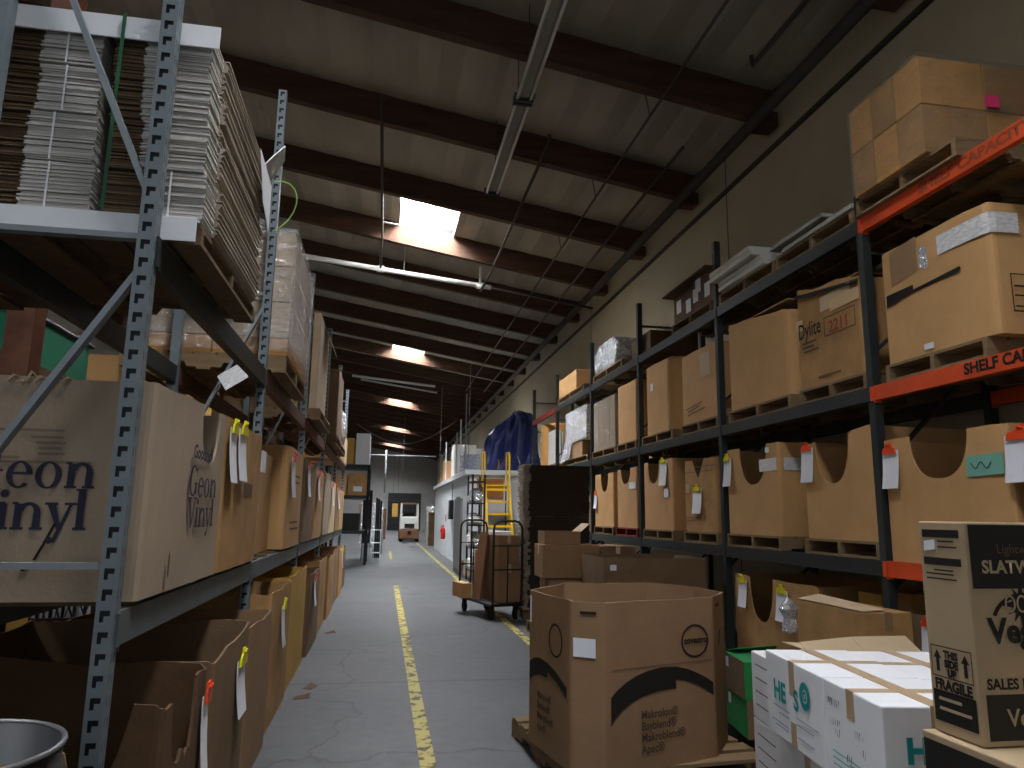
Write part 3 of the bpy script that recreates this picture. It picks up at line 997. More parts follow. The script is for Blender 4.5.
c1a = gay1('tan bulk box whose cut-out leaves a low and a high corner, past the orange bay', 5.05, 6.00, 'cb_tan', [(.19, .66, .46, 'U')], 13, pal='bulk box with one high corner', ztops=[.80, .89, .87, .84], bulge=.006)
clip_sheet(c1a, .09, .78, 'white sheet on a red clip at the low corner of the cut-out bulk box', 'clip_red', .18, .30)
c1b = gay1('tan bulk box with a deep round cut-out and printed labels wrapping its corner', 6.43, 7.50, 'cb_tan', [(.30, .86, .50, 'U')], 14, pal='bulk box with the deep round cut-out', h=.89, bulge=.008)
c1b.patch('label', .72, 1.05, .62, .74, 'label_print', out=-.004)
c1b.patch('sticker', .86, .93, .80, .85, 'paper')
mb = MB(); mb.box(.05, .55, -c1b.w / 2 - .014, -c1b.w / 2 - .012, .62, .74); mb.build('label', M['label_print'], c1b.o)
clip_sheet(c1b, .055, .80, 'white sheet on a yellow clip at the upright beside the deep round cut-out', 'clip_yellow', .17, .30)
c2a = gay1('tan bulk box with a narrow V-shaped notch in its front', 7.76, 8.66, 'cb_worn', [(.24, .58, .63, 'V')], 15, pal='bulk box with the V-shaped notch', h=.85, bulge=.006)
c2a.patch('sticker', .06, .17, .46, .56, 'cb_pale')
mb = MB()
for (a, b, c) in ((.05, .85, .70), (.05, .45, .16), (.05, .3, .12), (.3, .9, .755)):
    mb.flat(rc(a, c, b, c + .008), (-.0135, c2a.w / 2, 0), XF, ZF)
mb.build('creases', M['ink_faint'], c2a.o, fix=False)
clip_sheet(c2a, .40, .50, 'white sheet on a yellow clip below the V-shaped notch', 'clip_yellow', .24, .29)
c2b = gay1('reddish tan bulk box with a deep U cut-out and sheet hung beside it', 9.04, 10.12, 'cb_pink', [(.18, .62, .62, 'U')], 16, pal='reddish bulk box with the deep U cut-out', h=.93, bulge=.008)
c2b.patch('sticker', .80, .96, .42, .54, 'paper')
clip_sheet(c2b, .80, .90, 'white sheet on a yellow clip beside the deep U cut-out of the reddish box', 'clip_yellow', .24, .32)
c3a = gay1('reddish tan bulk box with white printed label right of its round cut-out', 10.42, 11.36, 'cb_pink', [(.20, .66, .66, 'U')], 17, pal='bulk box between the third upright and a white-labelled cut-out', h=.90, pm='wood_red')
c3a.patch('label', .62, .92, .58, .68, 'label_print')
c3b = gay1('tan bulk box with a small round cut-out at the far end of the low shelf', 11.56, 12.62, 'cb_tan', [(.36, .80, .58, 'U')], 18, pal='bulk box beside the dark stack, with a small cut-out', h=.88)
clip_sheet(c3b, .10, .56, 'white sheet on a red clip at the far end of the low shelf', 'clip_red', .17, .26)
bxx = Box('bulk_box', 'pale box glimpsed behind the dark stack on the low shelf', 'box', 'R', FX, 13.0, 14.1, Z1 + .0, .7, 1.0, 'cb_pale', group=G1, seed=19)

# ------------------------------------------------------------------ top level
pallet(3.62, 3.88, 4.95, Z3, 'R', 'pale wooden pallet on the top orange beam under film-wrapped cartons', d=1.08)
o = thing('wrapped_cartons', 'tall film-wrapped block of brown cartons on the top orange beam', 'wrapped pallet load', (3.58, 4.50, Z3 + PH))
for k in range(2):
    for j in range(3):
        for i in range(2):
            q = MB(); q.box(.52 * i, .52 * (i + 1) - .006, -.39 + .26 * j, -.39 + .26 * (j + 1) - .006, .37 * k, .37 * (k + 1) - .006)
            q.build('carton', M['cb_amber'] if (i + j + k) % 2 else M['cb_worn'], o, bevel=.006)
q = MB(); q.box(-.012, 1.05, -.405, .405, .03, .755); q.build('stretch_wrap', M['wrap'], o)
q = MB(); q.box(.50, .60, -.425, -.410, .38, .47); q.build('sticker', M['pink'], o)['label'] = 'round pink sticker'
q = MB(); q.lathe([(0, 0), (.16, .02), (.20, .12), (.16, .24), (0, .27)], 4.25, 3.35, 14)
tag(q.build('film_bundle', M['wrap_white'], None, smooth=True), 'white bundled film on the top shelf beyond the wrapped cartons', 'film bundle')
q = MB(); q.box(4.0, 4.7, 2.45, 3.1, Z3 + .0, Z3 + .0 + .9)
tag(q.build('carton', M['cb_pale'], None, bevel=.01), 'pale carton at the nearest end of the top orange shelf', 'box')
bpy.data.objects['film_bundle'].location.z = Z3

P0 = 'wooden pallet under the loose stack of thin boards on the top shelf'
pallet(3.67, 5.06, 6.26, Z3, 'R', 'wooden pallet holding thin grey boards next to the film-wrapped cartons')
for k, (a, b, dx, n) in enumerate(((5.05, 6.2, .0, 5), (5.5, 6.45, .03, 4))):
    o = thing('board_stack', ['low fanned stack of thin grey boards next to the wrapped cartons', 'second fanned stack of thin boards lying on the lower boards'][k], 'boards', (3.66 + dx, (a + b) / 2, Z3 + PH + k * .115))
    for i in range(n):
        q = MB(); q.box(.02 * i, .95 + .01 * i, -(b - a) / 2 + .03 * i, (b - a) / 2 + .02 * i - .06, .022 * i, .022 * i + .014)
        q.build('board', M['foam'] if i % 2 else M['foam_edge'], o)
pallet(3.67, 6.30, 7.50, Z3, 'R', 'wooden pallet under the thick white panels on the top shelf')
for k in range(2):
    o = thing('panel_stack', ['thick white panels on a pallet, lower pile on the top shelf', 'thick white panels overhanging the pile below them'][k], 'panels', (3.62 - .06 * k, 6.92 + .12 * k, Z3 + PH + .13 * k))
    for i in range(2):
        q = MB(); q.box(0, .95, -.52 + .05 * i, .48 - .03 * k, .06 * i, .06 * i + .05); q.build('panel', M['foam'], o, bevel=.004)
pallet(3.67, 7.70, 8.92, Z3, 'R', 'dark wooden pallet under dark boxes with white labels on top shelf', m='wood_dark')
o = thing('pallet_load', 'dark brown cartons with white label papers under an overhanging dark sheet', 'pallet load', (3.70, 8.30, Z3 + PH))
for i, (a, b, hh) in enumerate(((-.60, -.05, .40), (-.04, .58, .36))):
    q = MB(); q.box(0, .95, a, b, 0, hh); q.build('carton', M['cb_dark'], o, bevel=.008)
for (t, z) in ((-.45, .10), (-.12, .12), (.10, .05), (.40, .12), (-.2, .22)):
    q = MB(); q.box(-.006, -.001, t - .07, t + .07, z, z + .17); q.build('label', M['paper'], o)
q = MB(); q.box(-.10, .9, -.62, .74, .405, .425); q.build('cover_sheet', M['cb_dark'], o)
pallet(3.67, 11.0, 12.65, Z3, 'R', 'wooden pallet under the film-wrapped roll on the top shelf')
o = thing('wrapped_cartons', 'grey film-wrapped bundle with rounded ends on the top shelf', 'wrapped pallet load', (3.70, 11.95, Z3 + PH))
q = MB(); q.box(.1, .9, -.55, .40, 0, .42); q.build('carton', M['grey_paint'], o, bevel=.05)
q = MB()
prof = [(-.62, .22), (-.60, .32), (-.45, .50), (.35, .50), (.60, .38), (.68, .20), (.60, .02), (-.55, .0)]
q.prism([(-a, b) for a, b in prof], (-.02, 0, 0), XF, ZF, -1.0)
q.build('stretch_wrap', M['wrap_white'], o, bevel=.04)
q = MB(); q.box(3.75, 4.5, 9.9, 10.7, Z3, Z3 + .34)
tag(q.build('carton', M['cb_dark'], None, bevel=.01), 'dark carton behind the third upright on the top shelf', 'box')
pallet(3.67, 13.3, 15.4, Z3, 'R', 'long wooden pallet under the tan carton at the far top shelf')
carton('carton', 'tan carton with a grey strip standing at the far end of the top shelf', 3.68, 13.9, 15.35, Z3 + PH, .40, .9, m='cb_tan', tape='x', bevel=.02)


# ------------------------------------------------------------------ along the aisle by the dark rack
# big open octagonal box on a pallet
o = thing('pallet', 'worn wooden pallet on the floor under the big octagonal box', 'pallet', (1.62, 4.78, 0), 0.10)
D = 1.22; w2 = .62
q = MB()
for i in range(7):
    q.box(-w2, w2, -.60 + .174 * i, -.60 + .174 * i + .12, .11, .13)
q.build('top_deck', M['wood'], o)
for xx in (-w2 + .022, 0, w2 - .022):
    q = MB(); q.prism([(-.60, .018), (-.36, .018), (-.34, .06), (-.14, .06), (-.12, .018), (.12, .018), (.14, .06), (.34, .06), (.36, .018), (.60, .018), (.60, .11), (-.60, .11)], (xx - .02, 0, 0), (0, 1, 0), (0, 0, 1), .04)
    q.build('stringer', M['wood'], o)
q = MB()
for a in (-.60, -.05, .50):
    q.box(-w2, w2, a, a + .10, 0, .018)
q.build('bottom_deck', M['wood'], o)

OCT = [(.95, 4.76), (1.06, 4.14), (1.22, 4.03), (1.99, 4.30), (2.20, 4.59), (2.16, 4.95), (1.92, 5.24), (1.28, 5.22)]
base = Vector((1.58, 4.70, 0.13))
o = thing('octagonal_box', 'big open octagonal brown box with black arcs and ringed logo on a floor pallet', 'box', base)
shell([(a - base.x, b - base.y) for a, b in OCT], .90, None, .02, .014, 0.0, .003, seed=21).build('wall', M['cb_brown'], o)


def face_frame(a, b):
    a, b = Vector((*OCT[a], 0)) - Vector((base.x, base.y, 0)), Vector((*OCT[b], 0)) - Vector((base.x, base.y, 0))
    d = (b - a).normalized(); n = d.cross(ZF)
    return a, d, n


def arc_band(outer, inner):
    return outer + inner[::-1]


A0, d0, n0 = face_frame(2, 3)
off = A0 + n0 * .0025 + Vector((0, 0, -.13))
mb = MB()
# heavy black arc with a step where it turns thin (measured along the wide face)
oa = [(.046, .53), (.09, .565), (.15, .60), (.22, .628), (.30, .648), (.40, .660), (.51, .655)]
ia = [(.046, .385), (.075, .42), (.12, .455), (.18, .488), (.26, .515), (.36, .532), (.45, .537), (.51, .535)]
mb.flat(arc_band(oa, ia), off, d0, ZF)
ob_ = [(.51, .655), (.60, .635), (.68, .605), (.75, .572), (.797, .544)]
ib_ = [(.51, .585), (.58, .572), (.66, .545), (.74, .508), (.797, .474)]
mb.flat(arc_band(ob_, ib_), off, d0, ZF)
mb.build('printed_arc', M['ink'], o, fix=False)
mb = MB()
for p in ring(.662, .787, .106, .094, .012, .012):
    mb.flat(p, off, d0, ZF)
mb.build('printed_ring', M['ink'], o, fix=False)
text('covestro', .05, M['ink'], o, off + d0 * .665 + ZF * .776, d0, ZF, 'printed_logo', 1.0, .002, 'CENTER')
for k, s in enumerate(('Makrolon®', 'Bayblend®', 'Makroblend®', 'Apec®')):
    text(s, .062, M['ink_soft'], o, off + d0 * .25 + ZF * (.40 - .060 * k), d0, ZF, 'printed_text', .92, .001)
mb = MB(); mb.flat(rc(.06, .668, .79, .674), off, d0, ZF); mb.build('score_line', M['ink_faint'], o, fix=False)
A1, d1, n1 = face_frame(1, 2)
off1 = A1 + n1 * .003 + Vector((0, 0, -.13))
mb = MB(); mb.prism(rc(.02, .735, .15, .835), off1, d1, ZF, .002); mb.build('sticker', M['paper'], o)['label'] = 'white paper sticker'
mb = MB(); mb.prism(rc(.06, .965, .155, .98), off1, d1, ZF, .002); mb.build('hand_hole', M['ink'], o)
A2, d2, n2 = face_frame(0, 1)
off2 = A2 + n2 * .003 + Vector((0, 0, -.13))
mb = MB()
mb.flat(arc_band([(.02, .60), (.10, .635), (.19, .648), (.31, .64)], [(.02, .49), (.10, .53), (.20, .55), (.31, .555)]), off2, d2, ZF)
mb.flat(arc_band([(.31, .64), (.45, .61), (.59, .555)], [(.31, .59), (.45, .555), (.59, .50)]), off2, d2, ZF)
for p in ring(.43, .785, .10, .095, .014, .012):
    mb.flat(p, off2, d2, ZF)
mb.build('printed_arc', M['ink'], o, fix=False)
for k, s in enumerate(('Makrolon®', 'Bayblend®', 'Makroblend®', 'Apec®')):
    text(s, .055, M['ink_soft'], o, off2 + d2 * .16 + ZF * (.42 - .06 * k), d2, ZF, 'printed_text', .8, .001)
A3, d3, n3 = face_frame(3, 4)
off3 = A3 + n3 * .003 + Vector((0, 0, -.13))
mb = MB(); mb.prism(rc(.06, .965, .16, .985), off3, d3, ZF, .002); mb.build('hand_hole', M['ink'], o)
mb = MB(); mb.flat([(.10, .74), (.14, .74), (.20, .82), (.16, .82)], off3, d3, ZF); mb.build('printed_mark', M['ink'], o, fix=False)
A4, d4, n4 = face_frame(0, 1)
mb = MB(); mb.prism(rc(.03, .84, .05, 1.0), off2, d2, ZF, .002); mb.build('label', M['paper'], o)

# white cartons on a pallet
WR = math.radians(-8.4)
ux, uy = Vector((math.cos(WR), math.sin(WR), 0)), Vector((-math.sin(WR), math.cos(WR), 0))
T2 = Vector((1.645, 2.305, 0))
pw = thing('pallet', 'wooden pallet on the floor under the white cartons', 'pallet', T2 + ux * .55 + uy * .55, WR)
q = MB()
for i in range(8):
    q.box(-.56, .58, -.56 + .2 * i, -.56 + .2 * i + .15, .13, .15)
q.build('top_deck', M['wood'], pw)
for xx in (-.54, 0, .54):
    q = MB(); q.box(xx - .02, xx + .02, -.56, 1.02, .018, .13); q.build('stringer', M['wood'], pw)
q = MB()
for a in (-.56, .18, .92):
    q.box(-.56, .58, a, a + .1, 0, .018)
q.build('bottom_deck', M['wood'], pw)
rows = [(0.0, .433), (.441, 1.037)]
GW = 'white taped cartons stacked on a floor pallet'
lay = [(.15, .40), (.552, .348)]
names = {(1, 1, 0): 'white carton with a teal ringed logo facing the aisle, atop the white stack',
         (0, 1, 0): 'white carton with handwritten marks at the near corner atop the white stack',
         (1, 0, 0): 'white carton set back beneath the one with the teal ringed logo',
         (0, 0, 0): 'white carton at the bottom near corner of the white stack',
         (1, 1, 1): 'white carton right behind the one with the teal ringed logo, top layer',
         (0, 1, 1): 'white carton right behind the handwritten one, top layer of the white stack',
         (1, 1, 2): 'white carton of the top layer touching the open brown carton',
         (0, 1, 2): 'white carton of the top layer behind the slatwall carton',
         (1, 0, 1): 'white carton of the bottom layer, second in from the teal logo end',
         (0, 0, 1): 'white carton of the bottom layer, second in from the near corner',
         (1, 0, 2): 'white carton of the bottom layer below the open brown carton',
         (0, 0, 2): 'white carton of the bottom layer behind the slatwall carton'}
WC = {}
for r_, (a, b) in enumerate(rows):
    for l_, (z, hh) in enumerate(lay):
        for c_ in range(3):
            sx = .388 * c_ + (.05 if l_ == 0 and c_ == 0 else 0)
            dd = .384 - (.05 if l_ == 0 and c_ == 0 else 0)
            hz = hh - (.004 * c_ if l_ else 0)
            p = T2 + ux * sx + uy * ((a + b) / 2)
            WC[(r_, l_, c_)] = carton('white_carton', names[(r_, l_, c_)], 0, a, b, 0, hz - .002, dd, m='cb_white', tape='xy' if l_ else 'x', rz=WR, group=GW, loc=(p.x, p.y, z), down=.10 if r_ == 0 else .14, bevel=.006, cat='box')
c = WC[(1, 1, 0)]; w = .596
TI = M['teal_ink']
text('HE', .112, TI, c, (-.001, w / 2 - .095, .160), XF, ZF, 'printed_logo', 1.0, .004)
text('S', .112, TI, c, (-.001, w / 2 - .315, .160), XF, ZF, 'printed_logo', 1.0, .004)
mb = MB()
for p in ring(.432, .235, .052, .055, .026, .027):
    mb.flat(p, (-.004, w / 2, 0), XF, ZF)
for p in ring(.432, .235, .018, .019, .008, .008):
    mb.flat(p, (-.004, w / 2, 0), XF, ZF)
mb.build('printed_ring', TI, c, fix=False)
mb = MB()
for (t0, t1, z) in ((.08, .26, .125), (.33, .55, .125), (.14, .26, .10), (.33, .50, .10), (.06, .25, .06), (.34, .5, .05), (.10, .25, .045)):
    mb.flat(rc(t0, z, t1, z + .007), (-.002, w / 2, 0), XF, ZF)
mb.build('small_print', mat('pale_print', (170, 178, 192), 0.7, var=.2, scale=60), c, fix=False)
mb = MB(); mb.box(-.0016, 0, -.028, .028, 0, .10); mb.build('tape', M['tape'], c)
c = WC[(0, 1, 0)]; w = .433
text('HEIS', .108, TI, c, (.072, -w / 2 - .001, .172), (1, 0, 0), ZF, 'printed_logo', 1.0, .005)
mb = MB()
rr = random.Random(5)
for (t0, z0, n) in ((.04, .27, 7), (.05, .20, 6), (.09, .17, 3), (.24, .20, 5), (.29, .15, 2), (.17, .10, 3)):
    for i in range(n):
        t = t0 + .014 * i
        mb.flat([(t, z0 + rr.uniform(-.012, .0)), (t + .003, z0 + rr.uniform(-.012, .0)), (t + .008 + rr.uniform(-.004, .004), z0 + .018), (t + .005, z0 + .02)], (-.002, w / 2, 0), XF, ZF)
mb.build('handwriting', M['ink'], c, fix=False)
mb = MB()
for k in range(4):
    mb.flat(rc(.06, .10 - .022 * k, .38, .106 - .022 * k), (-.002, w / 2, 0), XF, ZF)
mb.build('small_print', mat('teal_print', (120, 186, 190), 0.7, var=.2, scale=60), c, fix=False)
mb = MB(); mb.box(-.0016, 0, -.028, .028, 0, .09); mb.build('tape', M['tape'], c)
for k, (z, hh) in enumerate(((.152, .335), (.489, .325))):
    p = Vector((1.925, 3.58, 0))
    cc = carton('white_carton', ['white carton with scribbled lines, lower of two beside the green cartons', 'white carton with scribbled lines, upper of two beside the green cartons'][k], 0, 0, .40, 0, hh, .36, m='cb_white', tape=None, rz=WR, group=GW, loc=(p.x, p.y, z), bevel=.006)
    mb = MB()
    for j in range(4):
        mb.flat(rc(.06, .07 + .065 * j, .30, .076 + .065 * j), (-.002, .2, 0), XF, ZF)
    mb.build('small_print', M['ink_faint'], cc, fix=False)

# black plastic pallet beyond, with the two green cartons
o = thing('plastic_pallet', 'low black plastic pallet on the floor under the green cartons', 'pallet', (2.60, 4.40, 0))
q = MB()
for i in range(5):
    q.box(-.30 + .17 * i, -.30 + .17 * i + .14, -.30, .46, .14, .178)
q.build('top_deck', M['plastic_black'], o)
for xx in (-.28, .10, .47):
    q = MB(); q.box(xx - .02, xx + .04, -.30, .46, 0, .14); q.build('runner', M['plastic_black'], o)
for k in range(2):
    c = thing('green_carton', ['green carton with kraft end facing the floor aisle, lower of two', 'green carton with an open green flap, upper of two beside the octagonal box'][k], 'box', (2.262 + .01 * (1 - k), 4.61, .18 + .225 * k), WR, 'green cartons beside the white stack')
    q = MB(); q.box(0, .34, -.20, .20, 0, .222, 0)
    bo = q.build('body', [M['cb_dull'], M['green']], c)
    for p in bo.data.polygons:
        p.material_index = 1 if (p.normal.z > .5 or (p.normal.y < -.5) == (k == 1) and abs(p.normal.x) < .5 or (k == 0 and p.normal.x < -.5)) else 0
    if k:
        q = MB(); q.add([(0.02, .198, .222), (.34, .198, .222), (.34, .12, .27), (.04, .10, .25), (0.02, .20, .226), (.34, .20, .226), (.34, .122, .274), (.04, .102, .254)], [(0, 1, 2, 3), (7, 6, 5, 4), (0, 3, 7, 4), (2, 1, 5, 6), (3, 2, 6, 7)])
        q.build('flap', M['green'], c)
        q = MB(); q.box(.05, .10, -.2035, -.2005, .12, .19); q.build('sticker', M['paper'], c)
    q = MB(); q.box(-.003, -.001, .10, .15, .14, .20); q.build('sticker', M['paper'], c)

# slatwall display carton on a black carton
o = carton('kraft_carton', 'tall kraft carton printed FRAGILE and SLATWALL standing on a black carton', 1.50, 1.715, 1.882, .945, .555, .62, m='cb_new', tape=None, bevel=.005)
w = .167
mb = MB()
mb.flat(rc(.015, .512, .150, .533), (-.001, w / 2, 0), XF, ZF); mb.flat(rc(.015, .438, .150, .458), (-.001, w / 2, 0), XF, ZF)
mb.flat(rc(.010, .030, .158, .110), (-.001, w / 2, 0), XF, ZF)
for (a, b, c_, d_) in ((.012, .155, .222, .225), (.012, .155, .144, .147), (.012, .0145, .144, .225), (.1525, .155, .144, .225)):
    mb.flat(rc(a, c_, b, d_), (-.001, w / 2, 0), XF, ZF)
for cx in (.035, .132):
    mb.flat([(cx - .006, .158), (cx + .006, .158), (cx + .006, .192), (cx + .014, .192), (cx, .214), (cx - .014, .192), (cx - .006, .192)], (-.001, w / 2, 0), XF, ZF)
for (a, b, z) in ((.07, .13, .50), (.07, .14, .485), (.05, .12, .423), (.02, .12, .413), (.02, .13, .40)):
    mb.flat(rc(a, z, b, z + .004), (-.001, w / 2, 0), XF, ZF)
mb.build('printed_marks', M['ink'], o, fix=False)
for k, s in enumerate(('THIS', 'SIDE', 'UP')):
    text(s, .026, M['ink'], o, (-.001, w / 2 - .0835, .196 - .023 * k), XF, ZF, 'printed_text', .92, .0018, 'CENTER', .001)
text('FRAGILE', .036, M['ink'], o, (-.001, w / 2 - .0845, .114), XF, ZF, 'printed_text', .96, .0022, 'CENTER', .001)
mb = MB(); mb.prism([(.02, .475), (.062, .480), (.064, .506), (.022, .502)], (-.001, w / 2, 0), XF, ZF, .0015); mb.build('sticker', M['paper'], o)
mb = MB()
for (a, b, z) in ((.03, .11, .085), (.03, .14, .060)):
    mb.flat(rc(a, z, b, z + .008), (-.0022, w / 2, 0), XF, ZF)
mb.build('pale_print', M['ink_gold'], o, fix=False)
XR = Vector((1, 0, 0)); FY = -w / 2 - .001
mb = MB()
mb.flat(rc(.012, .385, .61, .548), (0, FY, 0), XR, ZF); mb.flat(rc(.02, .015, .61, .125), (0, FY, 0), XR, ZF)
mb.build('printed_panel', M['carton_black'], o, fix=False)
text('Lightweight', .034, M['ink_faint'], o, (.09, FY, .475), XR, ZF, 'printed_text', 1.0, 0, lift=.002)
text('SLATWALL', .045, M['ink_gold'], o, (.042, FY, .425), XR, ZF, 'printed_text', 1.0, .0015, lift=.002)
text('SALES |', .036, M['ink'], o, (.025, FY, .138), XR, ZF, 'printed_text', 1.0, .0012, lift=.001)
text('Vegas', .058, M['ink_gold'], o, (.075, FY, .05), XR, ZF, 'printed_text', 1.0, .001, lift=.002)
mb = MB()
cx, cz = .150, .345
for i in range(12):
    a = PI * 2 * i / 12; L = .072 if i % 3 == 0 else .05
    p = (cx + L * math.cos(a), cz + L * math.sin(a))
    q1 = (cx + .012 * math.cos(a + 1.57), cz + .012 * math.sin(a + 1.57)); q2 = (cx + .012 * math.cos(a - 1.57), cz + .012 * math.sin(a - 1.57))
    mb.flat([q1, q2, p], (0, FY - .0004 - .0001 * i, 0), XR, ZF)
mb.flat(ell(cx, cz, .03, .03, 0, 345, 23), (0, FY - .002, 0), XR, ZF)
for p in ring(cx + .01, cz - .055, .105, .085, .012, .010, 20, 160):
    mb.flat(p, (0, FY - .0004, 0), XR, ZF)
mb.build('printed_star', M['ink'], o, fix=False)
mb = MB()
for i in range(3):
    for p in ring(cx - .035 + .035 * i, cz + .002, .016, .022, .005, .005):
        mb.flat(p, (0, FY - .0026, 0), XR, ZF)
mb.build('printed_rings', M['ink_gold'], o, fix=False)
text('Vegas', .085, M['ink'], o, (.045, FY, .252), XR, ZF, 'printed_logo', 1.0, .003, lift=.0022)

o = carton('black_carton', 'black printed carton with a kraft top under the tall slatwall carton', 1.475, 1.20, 1.90, .50, .443, .70, m='cb_new', tape=None, bevel=.004)
mb = MB(); mb.box(-.002, 0, -.343, .343, .02, .425); mb.box(.01, .69, -.352, -.35, .02, .425); mb.build('printed_panel', M['carton_black'], o)
text('Lightweight', .07, M['ink_gold'], o, (-.003, .20, .33), XF, ZF, 'printed_text', .8, .0)
carton('kraft_carton', 'kraft carton on the floor pallet carrying the black printed carton', 1.49, 1.22, 1.88, .142, .354, .68, m='cb_brown', tape='x')
pallet(1.46, 1.20, 1.90, .0, 'R', 'wooden pallet at the nearest end of the floor stacks', d=.75, h=.14, group='wooden pallets on the floor')

# brown cartons between the white stack and the rack
pallet(3.19, 4.55, 5.45, .0, 'R', 'wooden floor pallet under the long taped brown carton', d=.40, group='wooden pallets on the floor')
o = carton('long_carton', 'long brown carton with lifted top flaps beside the rack upright', 3.20, 4.59, 5.40, .13, .76, .36, m='cb_worn', tape='y', bevel=.008, tm='cb_brown')
mb = MB(); mb.add([(0.0, .40, .765), (.17, .38, .80), (.17, -.38, .775), (0, -.40, .765), (.0, .40, .769), (.17, .38, .804), (.17, -.38, .779), (0, -.40, .769)], [(0, 1, 2, 3), (7, 6, 5, 4), (1, 0, 4, 5), (2, 1, 5, 6), (3, 2, 6, 7)])
mb.build('flap', M['cb_pale'], o)
o = Box('open_carton', 'open brown carton with pale flaps half raised behind the white stack', 'box', 'R', 2.70, 4.02, 4.50, .18, .545, .48, 'cb_dull', bulge=0.0, seed=31, wave=0, radius=.008)
def flap(mb, a, b, dx, dz=0, th=.005):
    a, b = Vector(a), Vector(b); v = Vector(dx) if not isinstance(dx, (int, float)) else Vector((dx, 0, dz))
    n = (b - a).cross(v).normalized() * th
    vs = [a, b, b + v, a + v]; vs = vs + [p + n for p in vs]
    mb.add(vs, [(0, 1, 2, 3), (7, 6, 5, 4), (0, 4, 5, 1), (1, 5, 6, 2), (2, 6, 7, 3), (3, 7, 4, 0)])
mb = MB(); flap(mb, (-.24, -.25, .525), (.10, -.245, .55), (.01, .16, .075)); mb.build('flap', M['cb_pale'], o.o)
mb = MB(); flap(mb, (.102, -.245, .55), (.47, -.24, .55), (.01, .16, .075)); mb.build('flap', M['cb_pale'], o.o)
mb = MB(); flap(mb, (-.02, .20, .548), (-.02, -.18, .548), (-.16, 0, .01)); mb.build('flap', M['cb_pale'], o.o)

fg = Box('bulk_box', 'floor-standing worn bulk box under the rack with a deep U cut-out and two sheets', 'box', 'R', 3.70, 5.95, 7.45, .13, .80, .98, 'cb_worn', cuts=[(.34, .80, .38, 'U')], seed=33, bulge=.006)
pallet(3.68, 5.95, 7.45, 0, 'R', 'wooden pallet on the floor under the worn cut-out bulk box', d=1.0, group='wooden pallets on the floor')
clip_sheet(fg, .22, .75, 'white sheet on a yellow clip next to the dark upright near the floor', 'clip_yellow', .17, .27)
clip_sheet(fg, .98, .72, 'white sheet on a yellow clip beside crumpled film under the rack', 'clip_yellow', .20, .28)
mb = MB(); mb.lathe([(0, .0), (.07, .03), (.05, .14), (.09, .22), (.03, .30), (0, .31)], 3.59, 6.20, 9)
ob = tag(mb.build('film_bundle', M['wrap_white'], None), 'crumpled clear film hanging at the floor bulk box under the rack', 'film bundle')
ob.location.z = .50
fb = Box('bulk_box', 'floor-standing bulk box under the orange bay hung with a red-clipped sheet', 'box', 'R', 3.72, 3.75, 4.90, .0, .86, .95, 'cb_dull', seed=34)
clip_sheet(fb, .30, .82, 'white sheet on a red clip beside the slatwall carton near the floor', 'clip_red', .18, .30)
for k, (y0, y1, z, hh, mm, lb) in enumerate(((5.15, 5.45, .55, .40, 'cb_amber', 'small tan carton in the dark under the rack'), (5.5, 5.8, .55, .36, 'cb_yellow', 'small yellow carton in the dark under the rack'))):
    carton('carton', lb, 4.0, y0, y1, z, hh, .35, m=mm, tape=None)
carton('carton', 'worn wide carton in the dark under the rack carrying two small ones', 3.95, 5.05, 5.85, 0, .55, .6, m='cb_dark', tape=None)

# long box and small cartons in front of the dark stack
lg = Box('long_box', 'long dull brown open box with a white sticker behind the octagonal box', 'box', 'R', 2.38, 7.80, 8.75, .0, 1.06, 1.18, 'cb_dull', seed=35, bulge=.01, radius=.03)
mb = MB()
mb.box(.06, .13, -.4900, -.488, .93, .99); mb.build('sticker', M['paper'], lg.o)
mb = MB(); mb.box(.02, .20, -.4900, -.488, .72, .80); mb.build('label', M['paper'], lg.o)
mb = MB(); mb.box(.02, 1.14, -.30, .0, .99, 1.02); mb.build('folded_sheet', M['cb_pale'], lg.o)
pk = pallet(1.95, 8.85, 9.95, 0, 'R', 'wooden floor pallet under the pile of brown cartons by the dark stack', d=1.1, group='wooden pallets on the floor')
GC = 'brown cartons piled by the dark stack'
carton('carton', 'brown carton at the foot of the pile by the dark stack', 2.02, 8.95, 9.45, .13, .62, .42, m='cb_brown', tape='x', group=GC)
carton('carton', 'brown carton with light end face crossing the pile by the dark stack', 1.94, 8.92, 9.42, .752, .40, .72, m='cb_brown', tape='x', group=GC)
carton('carton', 'tall narrow carton with pale edge in front of the pile', 2.44, 8.93, 9.35, .13, .62, .24, m='cb_orange', tape=None, group=GC)
o = carton('carton', 'brown carton next to the long box, in the pile by the dark stack', 2.69, 8.95, 9.45, .13, .62, .36, m='cb_dull', tape='x', group=GC)
carton('carton', 'pale-topped carton on the pile next to the long box', 2.68, 8.94, 9.46, .752, .39, .45, m='cb_dull', tape='y', group=GC, tm='cb_pale')
o = Box('open_carton', 'small open carton with a raised flap on top of the brown pile', 'box', 'R', 1.98, 9.0, 9.4, 1.154, .16, .46, 'cb_brown', seed=36, radius=.006, bulge=0, wave=0)
mb = MB(); flap(mb, (.46, -.2, .16), (.46, .2, .16), (.12, 0, .10), 0); mb.build('flap', M['cb_pale'], o.o)

